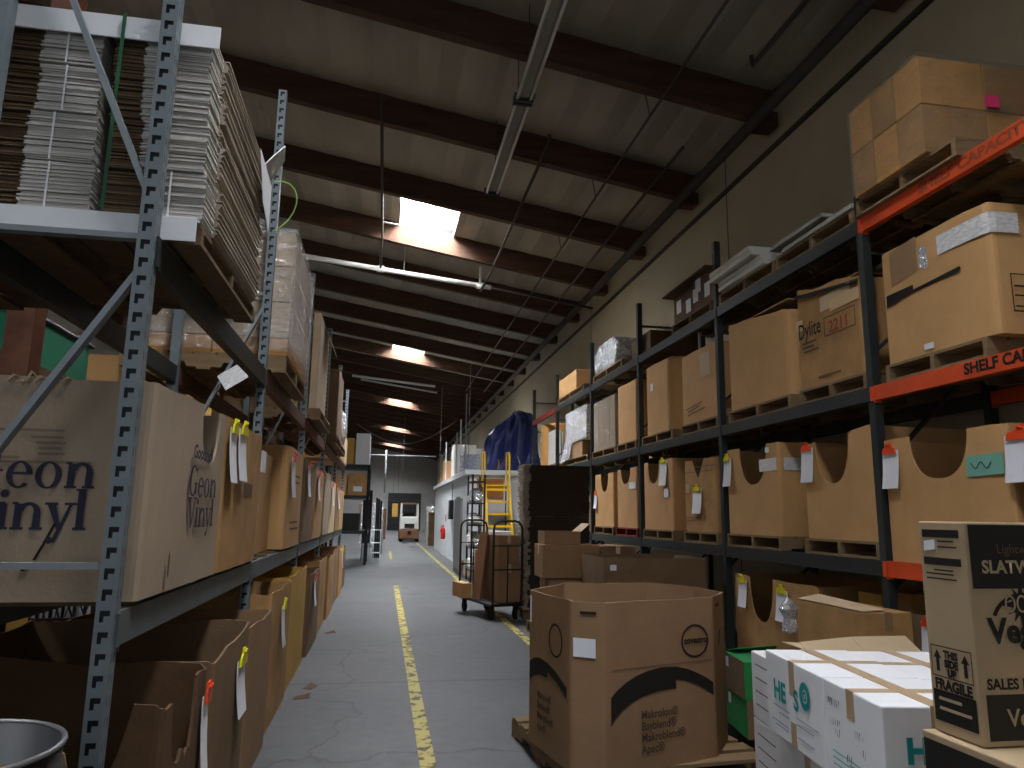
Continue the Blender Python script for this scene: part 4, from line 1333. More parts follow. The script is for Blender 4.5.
# tall dark stack with ragged pale edges
o = thing('sheet_stack', 'tall dark stack of brown sheets with ragged pale edges towards the aisle', 'sheet stack', (2.04, 11.5, 0))
q = MB()
z = .14; rr = random.Random(3)
while z < 2.26:
    t = rr.uniform(.03, .05)
    q.box(rr.uniform(.10, .15), 1.05 + rr.uniform(-.01, .01), -.62 + rr.uniform(-.004, .004), -.10, z, z + t - .001); z += t
q.build('sheets', mat('dark_sheets', (52, 42, 34), 0.9, var=.15, scale=4), o)
q = MB(); z = .14
while z < 2.26:
    t = rr.uniform(.008, .022); a = rr.uniform(.02, .07)
    q.box(a, .15, -.60 + rr.uniform(-.02, .03), -.12, z, z + t - .002); z += t
q.build('ragged_edge', M['hide'], o)
q = MB()
for a in (-.6, -.36, -.2):
    q.box(0.04, 1.05, a, a + .1, 0, .13)
q.box(0.04, 1.05, -.6, -.1, .115, .138)
q.build('pallet_base', M['wood_dark'], o)

# platform cart with hoop ends
CR = math.atan2(.34, 1.3)
o = thing('platform_cart', 'dark platform cart with two hoop ends loaded with kraft cartons', 'cart', (1.655, 11.45, 0), CR)
q = MB(); q.box(-.24, .24, -.66, .66, .20, .24); q.tube([(-.24, -.66, .22), (.24, -.66, .22), (.24, .66, .22), (-.24, .66, .22)], .022, 8, closed=True); q.build('deck', M['black'], o)
for s in (-1, 1):
    q = MB()
    q.tube([(-.23, .68 * s, .20), (-.23, .68 * s, 1.22)] + [(-.23 + .12 * (1 - math.cos(a)), .68 * s, 1.30 + .12 * math.sin(a)) for a in (0, .5, 1.0, PI / 2)] + [(.11 + .12 * math.sin(a), .68 * s, 1.30 + .12 * math.cos(a)) for a in (0, .55, 1.05, PI / 2)] + [(.23, .68 * s, 1.22), (.23, .68 * s, .20)], .017, 8)
    q.tube([(-.23, .68 * s, .72), (.23, .68 * s, .72)], .012, 6)
    q.tube([(0, .68 * s, .22), (0, .68 * s, 1.05)], .010, 6)
    q.tube([(-.23, .68 * s, 1.06), (.23, .68 * s, 1.06)], .010, 6)
    q.build('hoop_handle', M['black'], o)
for sx in (-.19, .19):
    for sy in (-.55, .55):
        q = MB(); q.lathe([(.0, -.02), (.075, -.02), (.08, 0), (.075, .02), (0, .02)], sy, .08, 16, axis='X')
        q.box(-.03, .03, sy - .03, sy + .03, .14, .20); q.box(-.028, -.022, sy - .02, sy + .02, .06, .16); q.box(.022, .028, sy - .02, sy + .02, .06, .16)
        wv = q.build('caster', M['rubber'], o); wv.location.x = sx


def cartpt(x, y, z):
    return Vector((1.655, 11.45, 0)) + Matrix.Rotation(CR, 3, 'Z') @ Vector((x, y, z))


for k, (x, y, z, dx, dy, hh, mm, lb) in enumerate(((-.10, -.22, .246, .40, .70, .54, 'cb_brown', 'kraft carton at the bottom of the cart load'),
                                                   (-.10, -.22, .790, .38, .68, .42, 'cb_brown', 'kraft carton on top of the cart load'),
                                                   (-.02, .38, .246, .38, .42, .70, 'cb_orange', 'reddish carton on the far end of the cart'))):
    p = cartpt(x, y, z)
    carton('carton', lb, 0, -dy / 2, dy / 2, 0, hh, dx - .04, m=mm, tape='y', rz=CR, loc=(p.x, p.y, z), group='cartons on the platform cart')
p = cartpt(-.33, .36, .24)
q = MB(); q.box(-.06, .10, -.22, .22, 0, .22)
ob = tag(q.build('carton', M['cb_pink'], None, bevel=.006), 'small reddish carton at the aisle edge of the cart deck', 'box', 'cartons on the platform cart'); ob.location = (p.x, p.y, .246); ob.rotation_euler.z = CR
q = MB(); q.box(-.012, .012, -.16, .16, 0, 1.0)
ob = tag(q.build('flat_panel', M['lift_brown'], None), 'flat brown board leaning on the cart cartons', 'board'); p = cartpt(-.215, -.02, .24); ob.location = (p.x, p.y, .25); ob.rotation_euler = (0, math.radians(6), CR)
p = cartpt(.08, -.2, 1.21)
q = MB(); q.box(-.12, .12, -.18, .18, 0, .05)
ob = tag(q.build('paper_pile', M['paper'], None, bevel=.01), 'white papers lying on the cart cartons', 'papers'); ob.location = (p.x, p.y, 1.212); ob.rotation_euler.z = CR


# ------------------------------------------------------------------ slotted rack: top shelf
ZT = 2.517
pallet(-.745, 2.86, 4.06, ZT, 'L', 'grey wooden pallet jutting over the shelf edge under the strapped flattened cartons', d=1.25, m='wood_dark', h=.09, group='wooden pallets on the slotted rack')
GB = 'strapped bundles of flattened cartons'
zb = ZT + .092
q = MB(); q.box(-1.99, -.76, 2.842, 4.00, zb, zb + .006); q.box(-1.99, -.76, 2.834, 2.840, zb - .088, zb + .006)
tag(q.build('cover_sheet', M['cb_white'], None), 'white sheet between the grey pallet and the flattened cartons, folded down at its front', 'cover sheet')
zb += .010
bw, LH = .40, .204
lean = .012
for l in range(4):
    for c in range(3):
        x1 = -.735 - c * (bw + .012) - .008 * l
        lab = '%s bundle of flattened cartons, %s layer of the strapped stack' % (['corner', 'middle', 'inner'][c], ['bottom', 'second', 'third', 'top'][l])
        o = thing('flattened_cartons', lab, 'carton bundle', (x1 - bw / 2, 3.445, zb + LH * l), 0, GB)
        q = MB(); n = 25; t = (LH - .006) / n
        rr = random.Random(l * 7 + c)
        sh = rr.uniform(-.02, .02)
        for i in range(n):
            j = rr.uniform(-.006, .006); e = rr.uniform(-.012, .012) + .015 * (i / n - .5)
            z0, z1 = i * t, (i + 1) * t - .0012
            # printed pale half, set proud of the brown folded half
            q.box(-bw / 2 + .15 + sh + j, bw / 2 - .015 + e * .4, -.575 + j, -.40, z0, z1, 0)
            q.box(-bw / 2 + .01, -bw / 2 + .15 + sh + j, -.545 + j * 2, -.40, z0, z1, 1)
            q.box(-bw / 2 + .01, bw / 2 + e, -.40, .56 + e, z0, z1, 1 if c else 2)
        q.build('sheets', [M['sheet_light'], M['sheet_brown'], M['sheet_face']], o, fix=False)
        if l < 4:
            q = MB(); q.box(.04 + sh, .047 + sh, -.584, -.582, .0, LH - .01); q.build('bundle_tape', M['paper'], o)
zt = zb + LH * 4
q = MB(); q.box(-1.99, -.80, 2.85, 4.0, zt + .002, zt + .010); q.box(-1.99, -.74, 2.838, 2.846, zt - .085, zt + .010)
oc = tag(q.build('cover_sheet', M['cb_white'], None), 'white sheet on top of the flattened cartons, folded down at its front', 'cover sheet')
for k, x in enumerate((-1.66, -1.10)):
    q = MB()
    q.box(x - .007, x + .007, 2.824, 2.826, ZT + .10, zt + .012); q.box(x - .007, x + .007, 2.824, 4.04, zt + .012, zt + .014); q.box(x - .007, x + .007, 4.038, 4.04, ZT + .10, zt + .012)
    tag(q.build('strap', M['strap'], None), ['green plastic strap around the inner part of the flattened cartons', 'green plastic strap around the flattened cartons nearest the slotted upright'][k], 'strap', 'green straps on the flattened cartons')
q = MB(); q.add([(-0.715, 3.820, zt - .10), (-0.635, 3.980, zt + .10), (-0.655, 4.120, zt + .08), (-0.725, 4.020, zt - .14), (-0.719, 3.820, zt - .10), (-0.639, 3.980, zt + .105), (-0.659, 4.120, zt + .085), (-0.729, 4.020, zt - .14)], [(0, 1, 2, 3), (7, 6, 5, 4), (0, 4, 5, 1), (1, 5, 6, 2), (2, 6, 7, 3), (3, 7, 4, 0)])
q.add([(-0.707, 3.670, zt - .08), (-0.703, 4.040, zt - .12), (-0.703, 4.040, zt - .38), (-0.707, 3.840, zt - .30), (-0.710, 3.670, zt - .08), (-0.706, 4.040, zt - .12), (-0.706, 4.040, zt - .38), (-0.710, 3.840, zt - .30)], [(0, 1, 2, 3), (7, 6, 5, 4), (0, 4, 5, 1), (1, 5, 6, 2), (2, 6, 7, 3), (3, 7, 4, 0)])
q.build('bent_corner', M['cb_white'], oc)
q = MB(); q.tube([(-.69 + .20 * math.sin(a) * .6, 4.06 + .03 * a, zt - .08 - .16 * (1 - math.cos(a)) * .8 + .05 * math.sin(a)) for a in [i * .35 for i in range(10)]], .004, 5)
tag(q.build('strap', M['strap_lime'], None), 'loose lime green strap end curling off the flattened cartons', 'strap', 'green straps on the flattened cartons')
q = MB(); q.tube([(-1.335, 3.220, zt + .03), (-1.155, 3.320, zt + .10), (-0.985, 3.420, zt + .09), (-0.835, 3.520, zt + .03)], .03, 8)
tag(q.build('film_roll', M['foam'], None), 'pale rolled paper lying on top of the flattened cartons', 'paper roll').location.z = .02

pallet(-.76, 5.50, 6.90, ZT, 'L', 'wooden pallet under the film-wrapped cartons past the second slotted upright', d=1.15, m='wood', group='wooden pallets on the slotted rack')
o = thing('wrapped_cartons', 'tall film-wrapped stack of pale kraft cartons on the slotted rack', 'wrapped pallet load', (-1.30, 6.20, ZT + .13))
zz = [0, .14, .42, .70, .98]
for l in range(4):
    for c in range(2):
        for d in range(3):
            q = MB(); q.box(-.54 + .545 * c, -.54 + .545 * c + .535, -.66 + .44 * d, -.66 + .44 * d + .43, zz[l] + .002, zz[l + 1] - .004)
            q.build('carton', M['cb_pale'] if l else M['cb_amber'], o, bevel=.006)
q = MB()
for d in range(6):
    pass
q.box(-.56, .56, -.68, .68, .03, 1.0)
q.build('stretch_wrap', M['wrap_thin'], o)
q = MB(); q.box(-.40, .30, -.6, .62, .985, 1.12); q.build('film_heap', M['wrap_white'], o, bevel=.05)
pallet(-.74, 8.30, 9.75, ZT, 'L', 'wooden pallet under the pale panels with a flap lifted', d=1.15, m='wood', group='wooden pallets on the slotted rack')
o = thing('panel_stack', 'upright pale panels with one lifted corner flap on the slotted rack', 'panels', (-.80, 9.0, ZT + .13))
for k in range(3):
    q = MB(); q.box(-.10 * k - .08, -.10 * k, -.62, .62, 0, 1.12 - .05 * k); q.build('panel', M['cb_pale'] if k != 1 else M['foam'], o, bevel=.004)
q = MB(); flap(q, (0, -.1, 1.12), (0, .55, 1.12), (.10, .25, -.22), 0); q.build('flap', M['foam'], o)
q = MB(); q.box(-1.0, -.34, -.6, .6, 0, .9); q.build('backing_carton', M['cb_dull'], o, bevel=.01)
pallet(-.74, 11.1, 12.3, ZT, 'L', 'wooden pallet under the tall dark brown carton', d=1.15, m='wood_dark', group='wooden pallets on the slotted rack')
carton('tall_carton', 'tall dark brown carton high on the slotted rack', -.74, 11.1, 12.25, ZT + .13, 1.0, .9, 'L', m='cb_dull', tape='y')
pallet(-.74, 12.42, 13.70, ZT, 'L', 'wooden pallet under the white film bundle high on the slotted rack', d=1.15, m='wood_dark', group='wooden pallets on the slotted rack')
o = thing('wrapped_cartons', 'lumpy white film bundle beside the far slotted uprights', 'wrapped pallet load', (-1.3, 13.05, ZT + .13))
q = MB(); q.box(-.45, .45, -.5, .5, 0, .6); q.build('carton', M['cb_brown'], o)
q = MB(); q.lathe([(0, 0), (.56, 0), (.62, .25), (.58, .55), (.42, .78), (.2, .86), (0, .88)], 0, 0, 13); q.build('stretch_wrap', M['wrap_white'], o)
carton('carton', 'tan carton at the far end of the slotted rack top shelf', -.84, 14.1, 15.2, ZT, .75, .9, 'L', m='cb_tan', tape='x')
carton('carton', 'pale carton last on the slotted rack top shelf', -.84, 15.4, 16.4, ZT, .55, .9, 'L', m='cb_pale', tape='x')

# slotted rack: middle shelf
ZM = 1.177
GL = 'old bulk boxes on the low shelf of the slotted rack'
g = Box('bulk_box', 'large greyed bulk box printed in big navy serif letters', 'box', 'L', -.86, 2.90, 4.16, ZM, .83, 1.06, 'cb_grey', cuts=[(.72, 1.10, .55, 'U')], bulge=.004, wave=.004, seed=41, group=GL, ztops=[.80, .83, .83, .80])
XL = Vector((-1, 0, 0))
# on its end face towards the viewer
w = g.w
serif('Geon', .142, (.602, w / 2 + .006, .398), XL, ZF, g.o, M['ink_navy'], .95, .004)
serif('Vinyl', .146, (.614, w / 2 + .006, .250), XL, ZF, g.o, M['ink_navy'], .96, .004)
mb = MB()
for (a, b, z) in ((.52, .74, .60), (.63, .74, .575), (.65, .75, .555), (.66, .74, .535), (.66, .75, .515), (.36, .84, .485), (.36, .60, .50)):
    mb.flat(rc(1.06 - a - .02, z, 1.06 - b - .02, z + .010), (0, w / 2 + .008, 0), Vector((1, 0, 0)), ZF)
mb.build('faded_print', mat('faded_navy', (132, 114, 98), 0.8, var=.1), g.o, fix=False)
mb = MB(); mb.tube([(.295, w / 2 + .008, .275), (.325, w / 2 + .008, .20), (.350, w / 2 + .008, .145)], .004, 5); mb.tube([(.365, w / 2 + .006, .122), (.385, w / 2 + .006, .112)], .008, 6); mb.build('ink_drip', M['ink'], g.o)
serif('Geon', .135, (-.010, w / 2 - .53, .390), XF, ZF, g.o, M['ink_navy'], 1.22, .004)
serif('Vinyl', .135, (-.010, w / 2 - .53, .250), XF, ZF, g.o, M['ink_navy'], 1.25, .004)
g.text('Goodrich', .085, .55, .56, 'ink_navy', 1.1, .003)
mb = MB(); mb.flat([(.30, .07), (.325, .05), (.33, .12), (.315, .17), (.30, .14)], (-.016, w / 2, 0), XF, ZF); mb.build('tear', M['cb_dark'], g.o, fix=False)
mb = MB()
for i in range(7):
    mb.tube([(.30 + .03 * i, w / 2 + .004 - .02, .80), (.31 + .03 * i, w / 2 + .02, .80 + .02 * math.sin(i * 2.1)), (.33 + .03 * i, w / 2 + .012, .78)], .006, 4)
mb.build('torn_edge', M['cb_pale'], g.o)

g2 = Box('bulk_box', 'brown bulk box hung with two yellow-clipped sheets beside the navy-printed one', 'box', 'L', -.86, 4.20, 5.36, ZM, .84, 1.05, 'cb_worn', bulge=.004, seed=42, group=GL)
g2.patch('faded_print', .55, .85, .42, .50, 'ink_faint', out=-.006)
clip_sheet(g2, .06, .78, 'white sheet on a yellow clip, first of two on the brown bulk box', 'clip_yellow', .17, .30)
clip_sheet(g2, .33, .80, 'white sheet on a yellow clip, second of two on the brown bulk box', 'clip_yellow', .22, .30)
g3 = Box('bulk_box', 'bright tan bulk box with rounded corner past the second slotted upright', 'box', 'L', -.86, 6.85, 8.05, ZM, .92, 1.05, 'cb_tan', bulge=.008, radius=.06, seed=43, group=GL)
for (a, c) in ((.3, .22), (.35, .16), (.25, .60), (.3, .66)):
    g3.patch('printed_lines', a, a + .6, c, c + .02, 'ink_faint', out=-.004)
clip_sheet(g3, .22, .82, 'white sheet on a pink clip on the bright tan rounded bulk box', 'clip_pink', .26, .36)
g3b = Box('bulk_box', 'low tan bulk box between the second slotted upright and the bright tan one', 'box', 'L', -.98, 5.52, 6.75, ZM, .80, .95, 'cb_tan', bulge=.006, seed=44, group=GL)
q = MB(); q.box(-.862, -.858, 5.36, 5.56, 1.78, 1.93)
ss = tag(q.build('paper_label', M['paper'], None), 'white paper tag taped on the second slotted upright', 'paper sheet')
specs = [(8.28, 9.42, 'cb_dull', .90, 'dull brown bulk box hung with a red-clipped sheet, past the bright tan one', 'clip_red'),
         (9.50, 10.85, 'cb_worn', .88, 'worn bulk box with a pink-clipped sheet before the fourth slotted upright', 'clip_pink'),
         (11.12, 12.2, 'cb_grey', .92, 'greyish bulk box just past the fourth slotted upright', None),
         (12.3, 13.65, 'cb_pale', .84, 'pale bulk box in the middle of the slotted rack low shelf', 'clip_pink'),
         (13.95, 15.1, 'cb_brown', .80, 'brown bulk box second from the far end of the low shelf', 'clip_red'),
         (15.2, 16.45, 'cb_tan', .78, 'tan bulk box at the far end of the slotted rack low shelf', None)]
for k, (a, b, m_, hh, lb, cl) in enumerate(specs):
    gg = Box('bulk_box', lb, 'box', 'L', -.86, a, b, ZM, hh, 1.05, m_, bulge=.006, seed=50 + k, group=GL, wave=.008)
    if cl:
        clip_sheet(gg, .25 + .1 * (k % 3), hh - .06, 'white sheet on a %s clip on the %s' % (cl[5:], ' '.join(lb.split()[:2]) + ' ' + ['beyond the tan one', 'before the fourth upright', '', 'in mid shelf', 'near the far end', ''][k]), cl, .24, .34)

# slotted rack: floor level
GF = 'worn bulk boxes on the floor below the slotted rack'
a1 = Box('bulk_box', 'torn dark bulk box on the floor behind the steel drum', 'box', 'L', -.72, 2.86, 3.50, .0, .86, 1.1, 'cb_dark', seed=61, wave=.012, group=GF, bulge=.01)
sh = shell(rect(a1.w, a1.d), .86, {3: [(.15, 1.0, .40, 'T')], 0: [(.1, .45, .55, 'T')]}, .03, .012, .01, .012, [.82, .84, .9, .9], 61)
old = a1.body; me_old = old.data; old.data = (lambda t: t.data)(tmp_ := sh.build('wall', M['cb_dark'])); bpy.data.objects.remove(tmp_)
q = MB()
pts = [(.0, 0), (.10, .02), (.16, .20), (.13, .36), (.06, .42), (.0, .38), (-.07, .30), (-.05, .12)]
q.prism([(p * .9, b * .8) for p, b in pts], (.40, a1.w / 2 + .02, .42), XL, Vector((0, .12, .99)), .012); q.build('torn_flap', M['cb_pale'], a1.o)
q = MB(); q.prism(rc(0, 0, .22, .035), (.62, a1.w / 2 + .012, .40), XL, ZF, .004); q.build('label', M['label_print'], a1.o)
clip_sheet(a1, .56, .74, 'folded sheet on a red clip at the torn dark bulk box corner', 'clip_red', .10, .34)
a2 = Box('bulk_box', 'dull brown bulk box on the floor hung with a long yellow-clipped sheet', 'box', 'L', -.70, 3.54, 4.40, .0, .89, 1.12, 'cb_dull', seed=62, wave=.01, group=GF, bulge=.012, ztops=[.84, .90, .92, .88])
clip_sheet(a2, .56, .76, 'long white sheet on a yellow clip near the floor by the steel drum', 'clip_yellow', .20, .27)
a3 = Box('bulk_box', 'blotchy brown bulk box on the floor in front of the second slotted upright', 'box', 'L', -.71, 4.46, 5.35, .0, .85, 1.1, 'cb_brown', seed=63, wave=.008, group=GF, bulge=.012, radius=.06)
a4 = Box('bulk_box', 'worn tan bulk box on the floor just past the second slotted upright', 'box', 'L', -.74, 5.52, 6.62, .0, .93, 1.1, 'cb_worn', seed=64, wave=.008, group=GF, bulge=.01)
a5 = Box('bulk_box', 'yellowish tall bulk box on the floor next to the third slotted upright', 'box', 'L', -.76, 6.72, 8.1, .0, .95, 1.1, 'cb_yellow', seed=65, wave=.01, group=GF, bulge=.01)
clip_sheet(a4, .5, .80, 'white sheet on a yellow clip at the worn tan bulk box near the floor', 'clip_yellow', .16, .30)
fl = [(8.30, 9.6, 'cb_dull', .84, 'dull bulk box on the floor past the third slotted upright'), (9.7, 10.9, 'cb_worn', .9, 'reddish bulk box on the floor before the fourth slotted upright'),
      (11.1, 12.3, 'cb_worn', .86, 'worn bulk box on the floor past the fourth slotted upright'), (12.4, 13.7, 'cb_brown', .9, 'brown bulk box on the floor before the fifth slotted upright'),
      (13.9, 15.1, 'cb_tan', .86, 'tan bulk box on the floor past the fifth slotted upright'), (15.2, 16.5, 'cb_dull', .8, 'dull bulk box on the floor at the far slotted upright')]
for k, (a, b, m_, hh, lb) in enumerate(fl):
    gg = Box('bulk_box', lb, 'box', 'L', -.74 - .02 * (k % 2), a, b, 0, hh, 1.05, m_, bulge=.012, seed=70 + k, group=GF, wave=.01)
    if k in (0, 4):
        clip_sheet(gg, .4, hh - .06, ['white sheet on a red clip at the dull bulk box past the third upright', '', '', '', 'white sheet on a yellow clip near the floor past the fifth upright'][k], ['clip_red', '', '', '', 'clip_yellow'][k], .17, .30)
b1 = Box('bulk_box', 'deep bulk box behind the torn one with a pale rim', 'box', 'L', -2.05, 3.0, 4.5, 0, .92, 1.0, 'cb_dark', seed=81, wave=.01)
Box('bulk_box', 'yellow bulk box standing beyond the steel drum under the back rack', 'box', 'L', -2.57, 4.9, 6.2, 0, 1.0, 1.0, 'cb_yellow', seed=82, wave=.01)
# scraps on the floor by the boxes
for k, (x, y, r_) in enumerate(((-.60, 6.55, .3), (-.56, 6.9, 1.2), (-.60, 9.9, .6))):
    q = MB(); q.add([(-.07, -.03, 0), (.06, -.04, .0), (.08, .03, .02), (-.05, .04, .0), (-.07, -.03, .004), (.06, -.04, .004), (.08, .03, .024), (-.05, .04, .004)], [(0, 1, 2, 3), (7, 6, 5, 4), (0, 4, 5, 1), (1, 5, 6, 2), (2, 6, 7, 3), (3, 7, 4, 0)])
    ob = tag(q.build('cardboard_scrap', M['cb_dark'], None), ['small torn cardboard scrap on the floor by the yellowish tall bulk box', 'second cardboard scrap on the floor, just past the first', 'cardboard scrap on the floor by the reddish bulk box'][k], 'scrap')
    ob.location = (x, y, .002); ob.rotation_euler.z = r_

# steel drum
o = thing('steel_drum', 'open steel drum with a bright rolled rim in front of the slotted rack', 'drum', (-1.13, 2.28, 0))
q = MB()
q.lathe([(.0, 0), (.285, 0), (.29, .02), (.29, .27), (.298, .285), (.29, .30), (.29, .56), (.298, .575), (.29, .59), (.29, .865), (.284, .865), (.284, .03), (0, .03)], 0, 0, 40)
q.build('body', M['steel_dark'], o, smooth=True)
q = MB(); q.tube([(.292 * math.cos(t), .292 * math.sin(t), .868) for t in [2 * PI * i / 40 for i in range(40)]], .008, 8, closed=True); q.build('rim', M['steel'], o, smooth=True)
q = MB(); q.lathe([(0, .74), (.282, .75), (.282, .70)], 0, 0, 24); q.build('contents', M['cb_dark'], o)

# things on the rack behind
o = thing('steel_column', 'rust brown steel column standing behind the navy-printed bulk box', 'column', (-2.31, 5.0, 0))
q = MB()
for s in (-1, 1):
    q.box(-.08, .08, .075 * s - .006, .075 * s + .006, 0, 5.5)
q.box(-.005, .005, -.07, .07, 0, 5.5)
q.build('web_and_flanges', M['rack_rust'], o)
ob = bpy.data.objects['steel_column']
o = thing('green_bin', 'green plastic bin on the back rack behind the steel column', 'bin', (-2.99, 6.05, 2.537))
shell([(-.45, -.6), (.45, -.6), (.45, .6), (-.45, .6)], .34, None, .04, .015, 0, 0).build('wall', M['bin_green'], o)
q = MB(); q.tube([(-.46, -.61, .34), (.46, -.61, .34), (.46, .61, .34), (-.46, .61, .34)], .02, 6, closed=True); q.build('rim', M['plastic_black'], o)
q = MB(); rr = random.Random(8)
for i in range(9):
    q.lathe([(0, .26), (.14, .30), (.15, .40), (.08, .46), (0, .47)], rr.uniform(-.28, .28), rr.uniform(-.42, .42), 7)
q.build('film_filling', M['wrap_white'], o)
for k, (y0, y1, z, hh, m_, lb) in enumerate(((7.75, 8.6, 2.537, .5, 'cb_tan', 'tan carton on the back rack seen under the top shelf'), (8.75, 10.2, 2.537, .6, 'cb_amber', 'amber carton on the back rack seen under the top shelf'),
                                             (10.6, 11.8, 2.537, .6, 'cb_yellow', 'yellow carton farther along the back rack'), (7.8, 10.2, 1.177, .8, 'cb_yellow', 'wide yellow carton low on the back rack'),
                                             (10.6, 13.0, 1.177, .85, 'cb_tan', 'wide tan carton low on the back rack'), (5.0, 7.3, 1.177, .6, 'cb_orange', 'wide orange carton low on the back rack'))):
    carton('carton', lb, -2.57, y0, y1, z, hh, .9, 'L', m=m_, tape='x')
o = thing('folding_gate', 'dark folding lattice gate glimpsed under the low shelf', 'gate', (-3.7, 9.4, 0))
q = MB()
for i in range(12):
    q.box(-.015, .015, -2.0 + .34 * i - .012, -2.0 + .34 * i + .012, .05, 1.9)
q.build('uprights', M['black'], o)
q = MB()
for i in range(11):
    for j in range(5):
        y = -2.0 + .34 * i; z = .1 + .36 * j
        q.bar((-.02, y, z), (-.02, y + .34, z + .36), .008, .018, up=(1, 0, 0)); q.bar((.02, y + .34, z), (.02, y, z + .36), .008, .018, up=(1, 0, 0))
q.build('lattice', M['black'], o)
q = MB(); q.box(-5.2, -5.1, 2.0, 17.0, 0, 3.2)
struct(q.build('wall_partition', M['white_paint']))

q = MB(); q.prism(rc(-.09, -.07, .09, .07), (0, 0, 0), (1, 0, 0), (0, .35, .94), .003)
ob = tag(q.build('paper_label', M['label_print'], None), 'printed paper hanging under the top shelf by the second slotted upright', 'paper sheet'); ob.location = (-1.09, 5.33, 2.44); ob.rotation_euler = (0, math.radians(-35), 0)


# ------------------------------------------------------------------ office block and the far end
OX, OY0, OY1, OZ = 2.28, 20.3, 33.2, 2.60
q = MB(); q.box(OX, WALLX - .002, OY0, OY1, 0, OZ)
struct(q.build('wall_office', M['white_paint']))
q = MB(); q.box(OX - .10, WALLX - .002, OY0 - .10, OY1 + .06, OZ, OZ + .14)
struct(q.build('trim_office', M['white_paint']))
q = MB(); q.box(OX - .02, OX, 22.3, 23.3, 0, 2.05)
dn = struct(q.build('door_1', M['grey_paint']))
q = MB(); q.lathe([(0, -.07), (.03, -.07), (.03, -.02), (0, -.02)], 22.42, 1.0, 10, axis='X'); hk = q.build('door_handle', M['steel'], dn); hk.location.x = OX
q = MB(); q.box(OX + .25, OX + 1.0, OY0 - .03, OY0, 1.95, 2.5)
tag(q.build('sign_panel', M['cb_orange'], None), 'orange brown board under the white mezzanine edge behind the ladder', 'board')
o = thing('fire_extinguisher', 'red fire extinguisher hanging on the white office wall', 'fire extinguisher', (OX - .09, 27.3, .62))
q = MB(); q.lathe([(0, 0), (.075, 0), (.08, .03), (.08, .36), (.05, .42), (.025, .45), (0, .45)], 0, 0, 16); q.build('cylinder', M['red'], o, smooth=True)
q = MB(); q.box(-.03, .03, -.012, .012, .45, .50); q.tube([(0, 0, .47), (-.06, .05, .44), (-.085, .06, .25)], .012, 6); q.box(.03, .095, -.02, .02, .30, .34); q.build('valve_and_hose', M['rubber'], o)
q = MB(); q.box(OX - .012, OX - .001, 27.15, 27.45, 1.25, 1.50)
tag(q.build('wall_sign', M['red'], None), 'small red sign on the office wall above the extinguisher', 'sign')
o = thing('electric_panel', 'dark grey electrical boxes on the white office wall', 'electric panel', (OX, 24.6, 1.35))
q = MB(); q.box(-.14, -.001, -.35, .10, 0, .62); q.build('cabinet', M['steel_dark'], o, bevel=.006)
q = MB(); q.box(-.10, -.001, .25, .5, .1, .45); q.build('switch_box', M['black'], o, bevel=.006)
q = MB(); q.tube([(-.04, -.1, .62), (-.04, -.1, 1.2)], .02, 6); q.build('conduit', M['steel'], o)
# on the office roof
zr = OZ + .141
tl = thing('tarpaulin', 'creased blue tarpaulin draped over a tall load on the office roof', 'tarpaulin', (3.48, 20.95, zr))
bm = bmesh.new()
bmesh.ops.create_grid(bm, x_segments=1, y_segments=1, size=.1)
bm.free()
rr = random.Random(4)
q = MB(); n = 44; L = []
outline = [(-.62, -.62), (.78, -.62), (.78, .75), (-.62, .75)]
hts = [0, .25, .55, .85, 1.1, 1.35, 1.55, 1.7, 1.78]
scl = [1.10, 1.06, 1.0, .98, .96, .90, .78, .58, .25]
vs, fs = [], []
for hi, (z, s) in enumerate(zip(hts, scl)):
    for k in range(n):
        t = k / n * 4; e = int(t) % 4; u = t - int(t)
        a, b = outline[e], outline[(e + 1) % 4]
        x, y = a[0] + (b[0] - a[0]) * u, a[1] + (b[1] - a[1]) * u
        fold = .045 * math.sin(k * 1.9 + hi * .7) + .03 * math.sin(k * 4.1 + hi)
        # the load is higher towards the wall
        top = 1.0 if x > .1 else .80 + .2 * max(0, (x + .62) / .72)
        vs.append((x * s + fold * .8 + .14 * (z / 1.78) ** 2, y * s + fold, z * top + .02 * math.sin(k * 2.3)))
vs = [(a, b, max(c, 0.0)) for a, b, c in vs]
for hi in range(len(hts) - 1):
    for k in range(n):
        l = (k + 1) % n
        fs.append((hi * n + k, hi * n + l, (hi + 1) * n + l, (hi + 1) * n + k))
fs.append(tuple((len(hts) - 1) * n + k for k in range(n)))
q.add(vs, fs); q.build('sheet', M['tarp'], tl)
q = MB()
for (px, py) in ((-.4, -.645), (.2, -.63), (.6, -.64)):
    q.tube([(px, py, .4), (px + .06, py - .03, .2), (px + .02, py - .02, .02)], .012, 5)
q.build('tie_cord', M['yellow'], tl)
for k, (x, y, dx, dy, hh, m_, lb) in enumerate(((2.32, 22.6, .55, .5, .62, 'wrap_white', 'white film-covered load at the office roof edge beside the tarpaulin'),
                                                (2.42, 26.2, .8, 1.1, 1.25, 'foam', 'tall pale panel box on the office roof'), (2.35, 30.4, .5, .6, .95, 'cb_pink', 'reddish carton at the far corner of the office roof'),
                                                (3.3, 24.4, 1.0, 1.0, 1.0, 'cb_dark', 'dark crate on the office roof beyond the tarpaulin'), (3.4, 28.2, .9, 1.6, 1.3, 'grey_paint', 'grey cabinet on the office roof'))):
    q = MB(); q.box(x, x + dx, y, y + dy, zr, zr + hh)
    tag(q.build('roof_load', M[m_], None, bevel=.02), lb, 'stored goods')
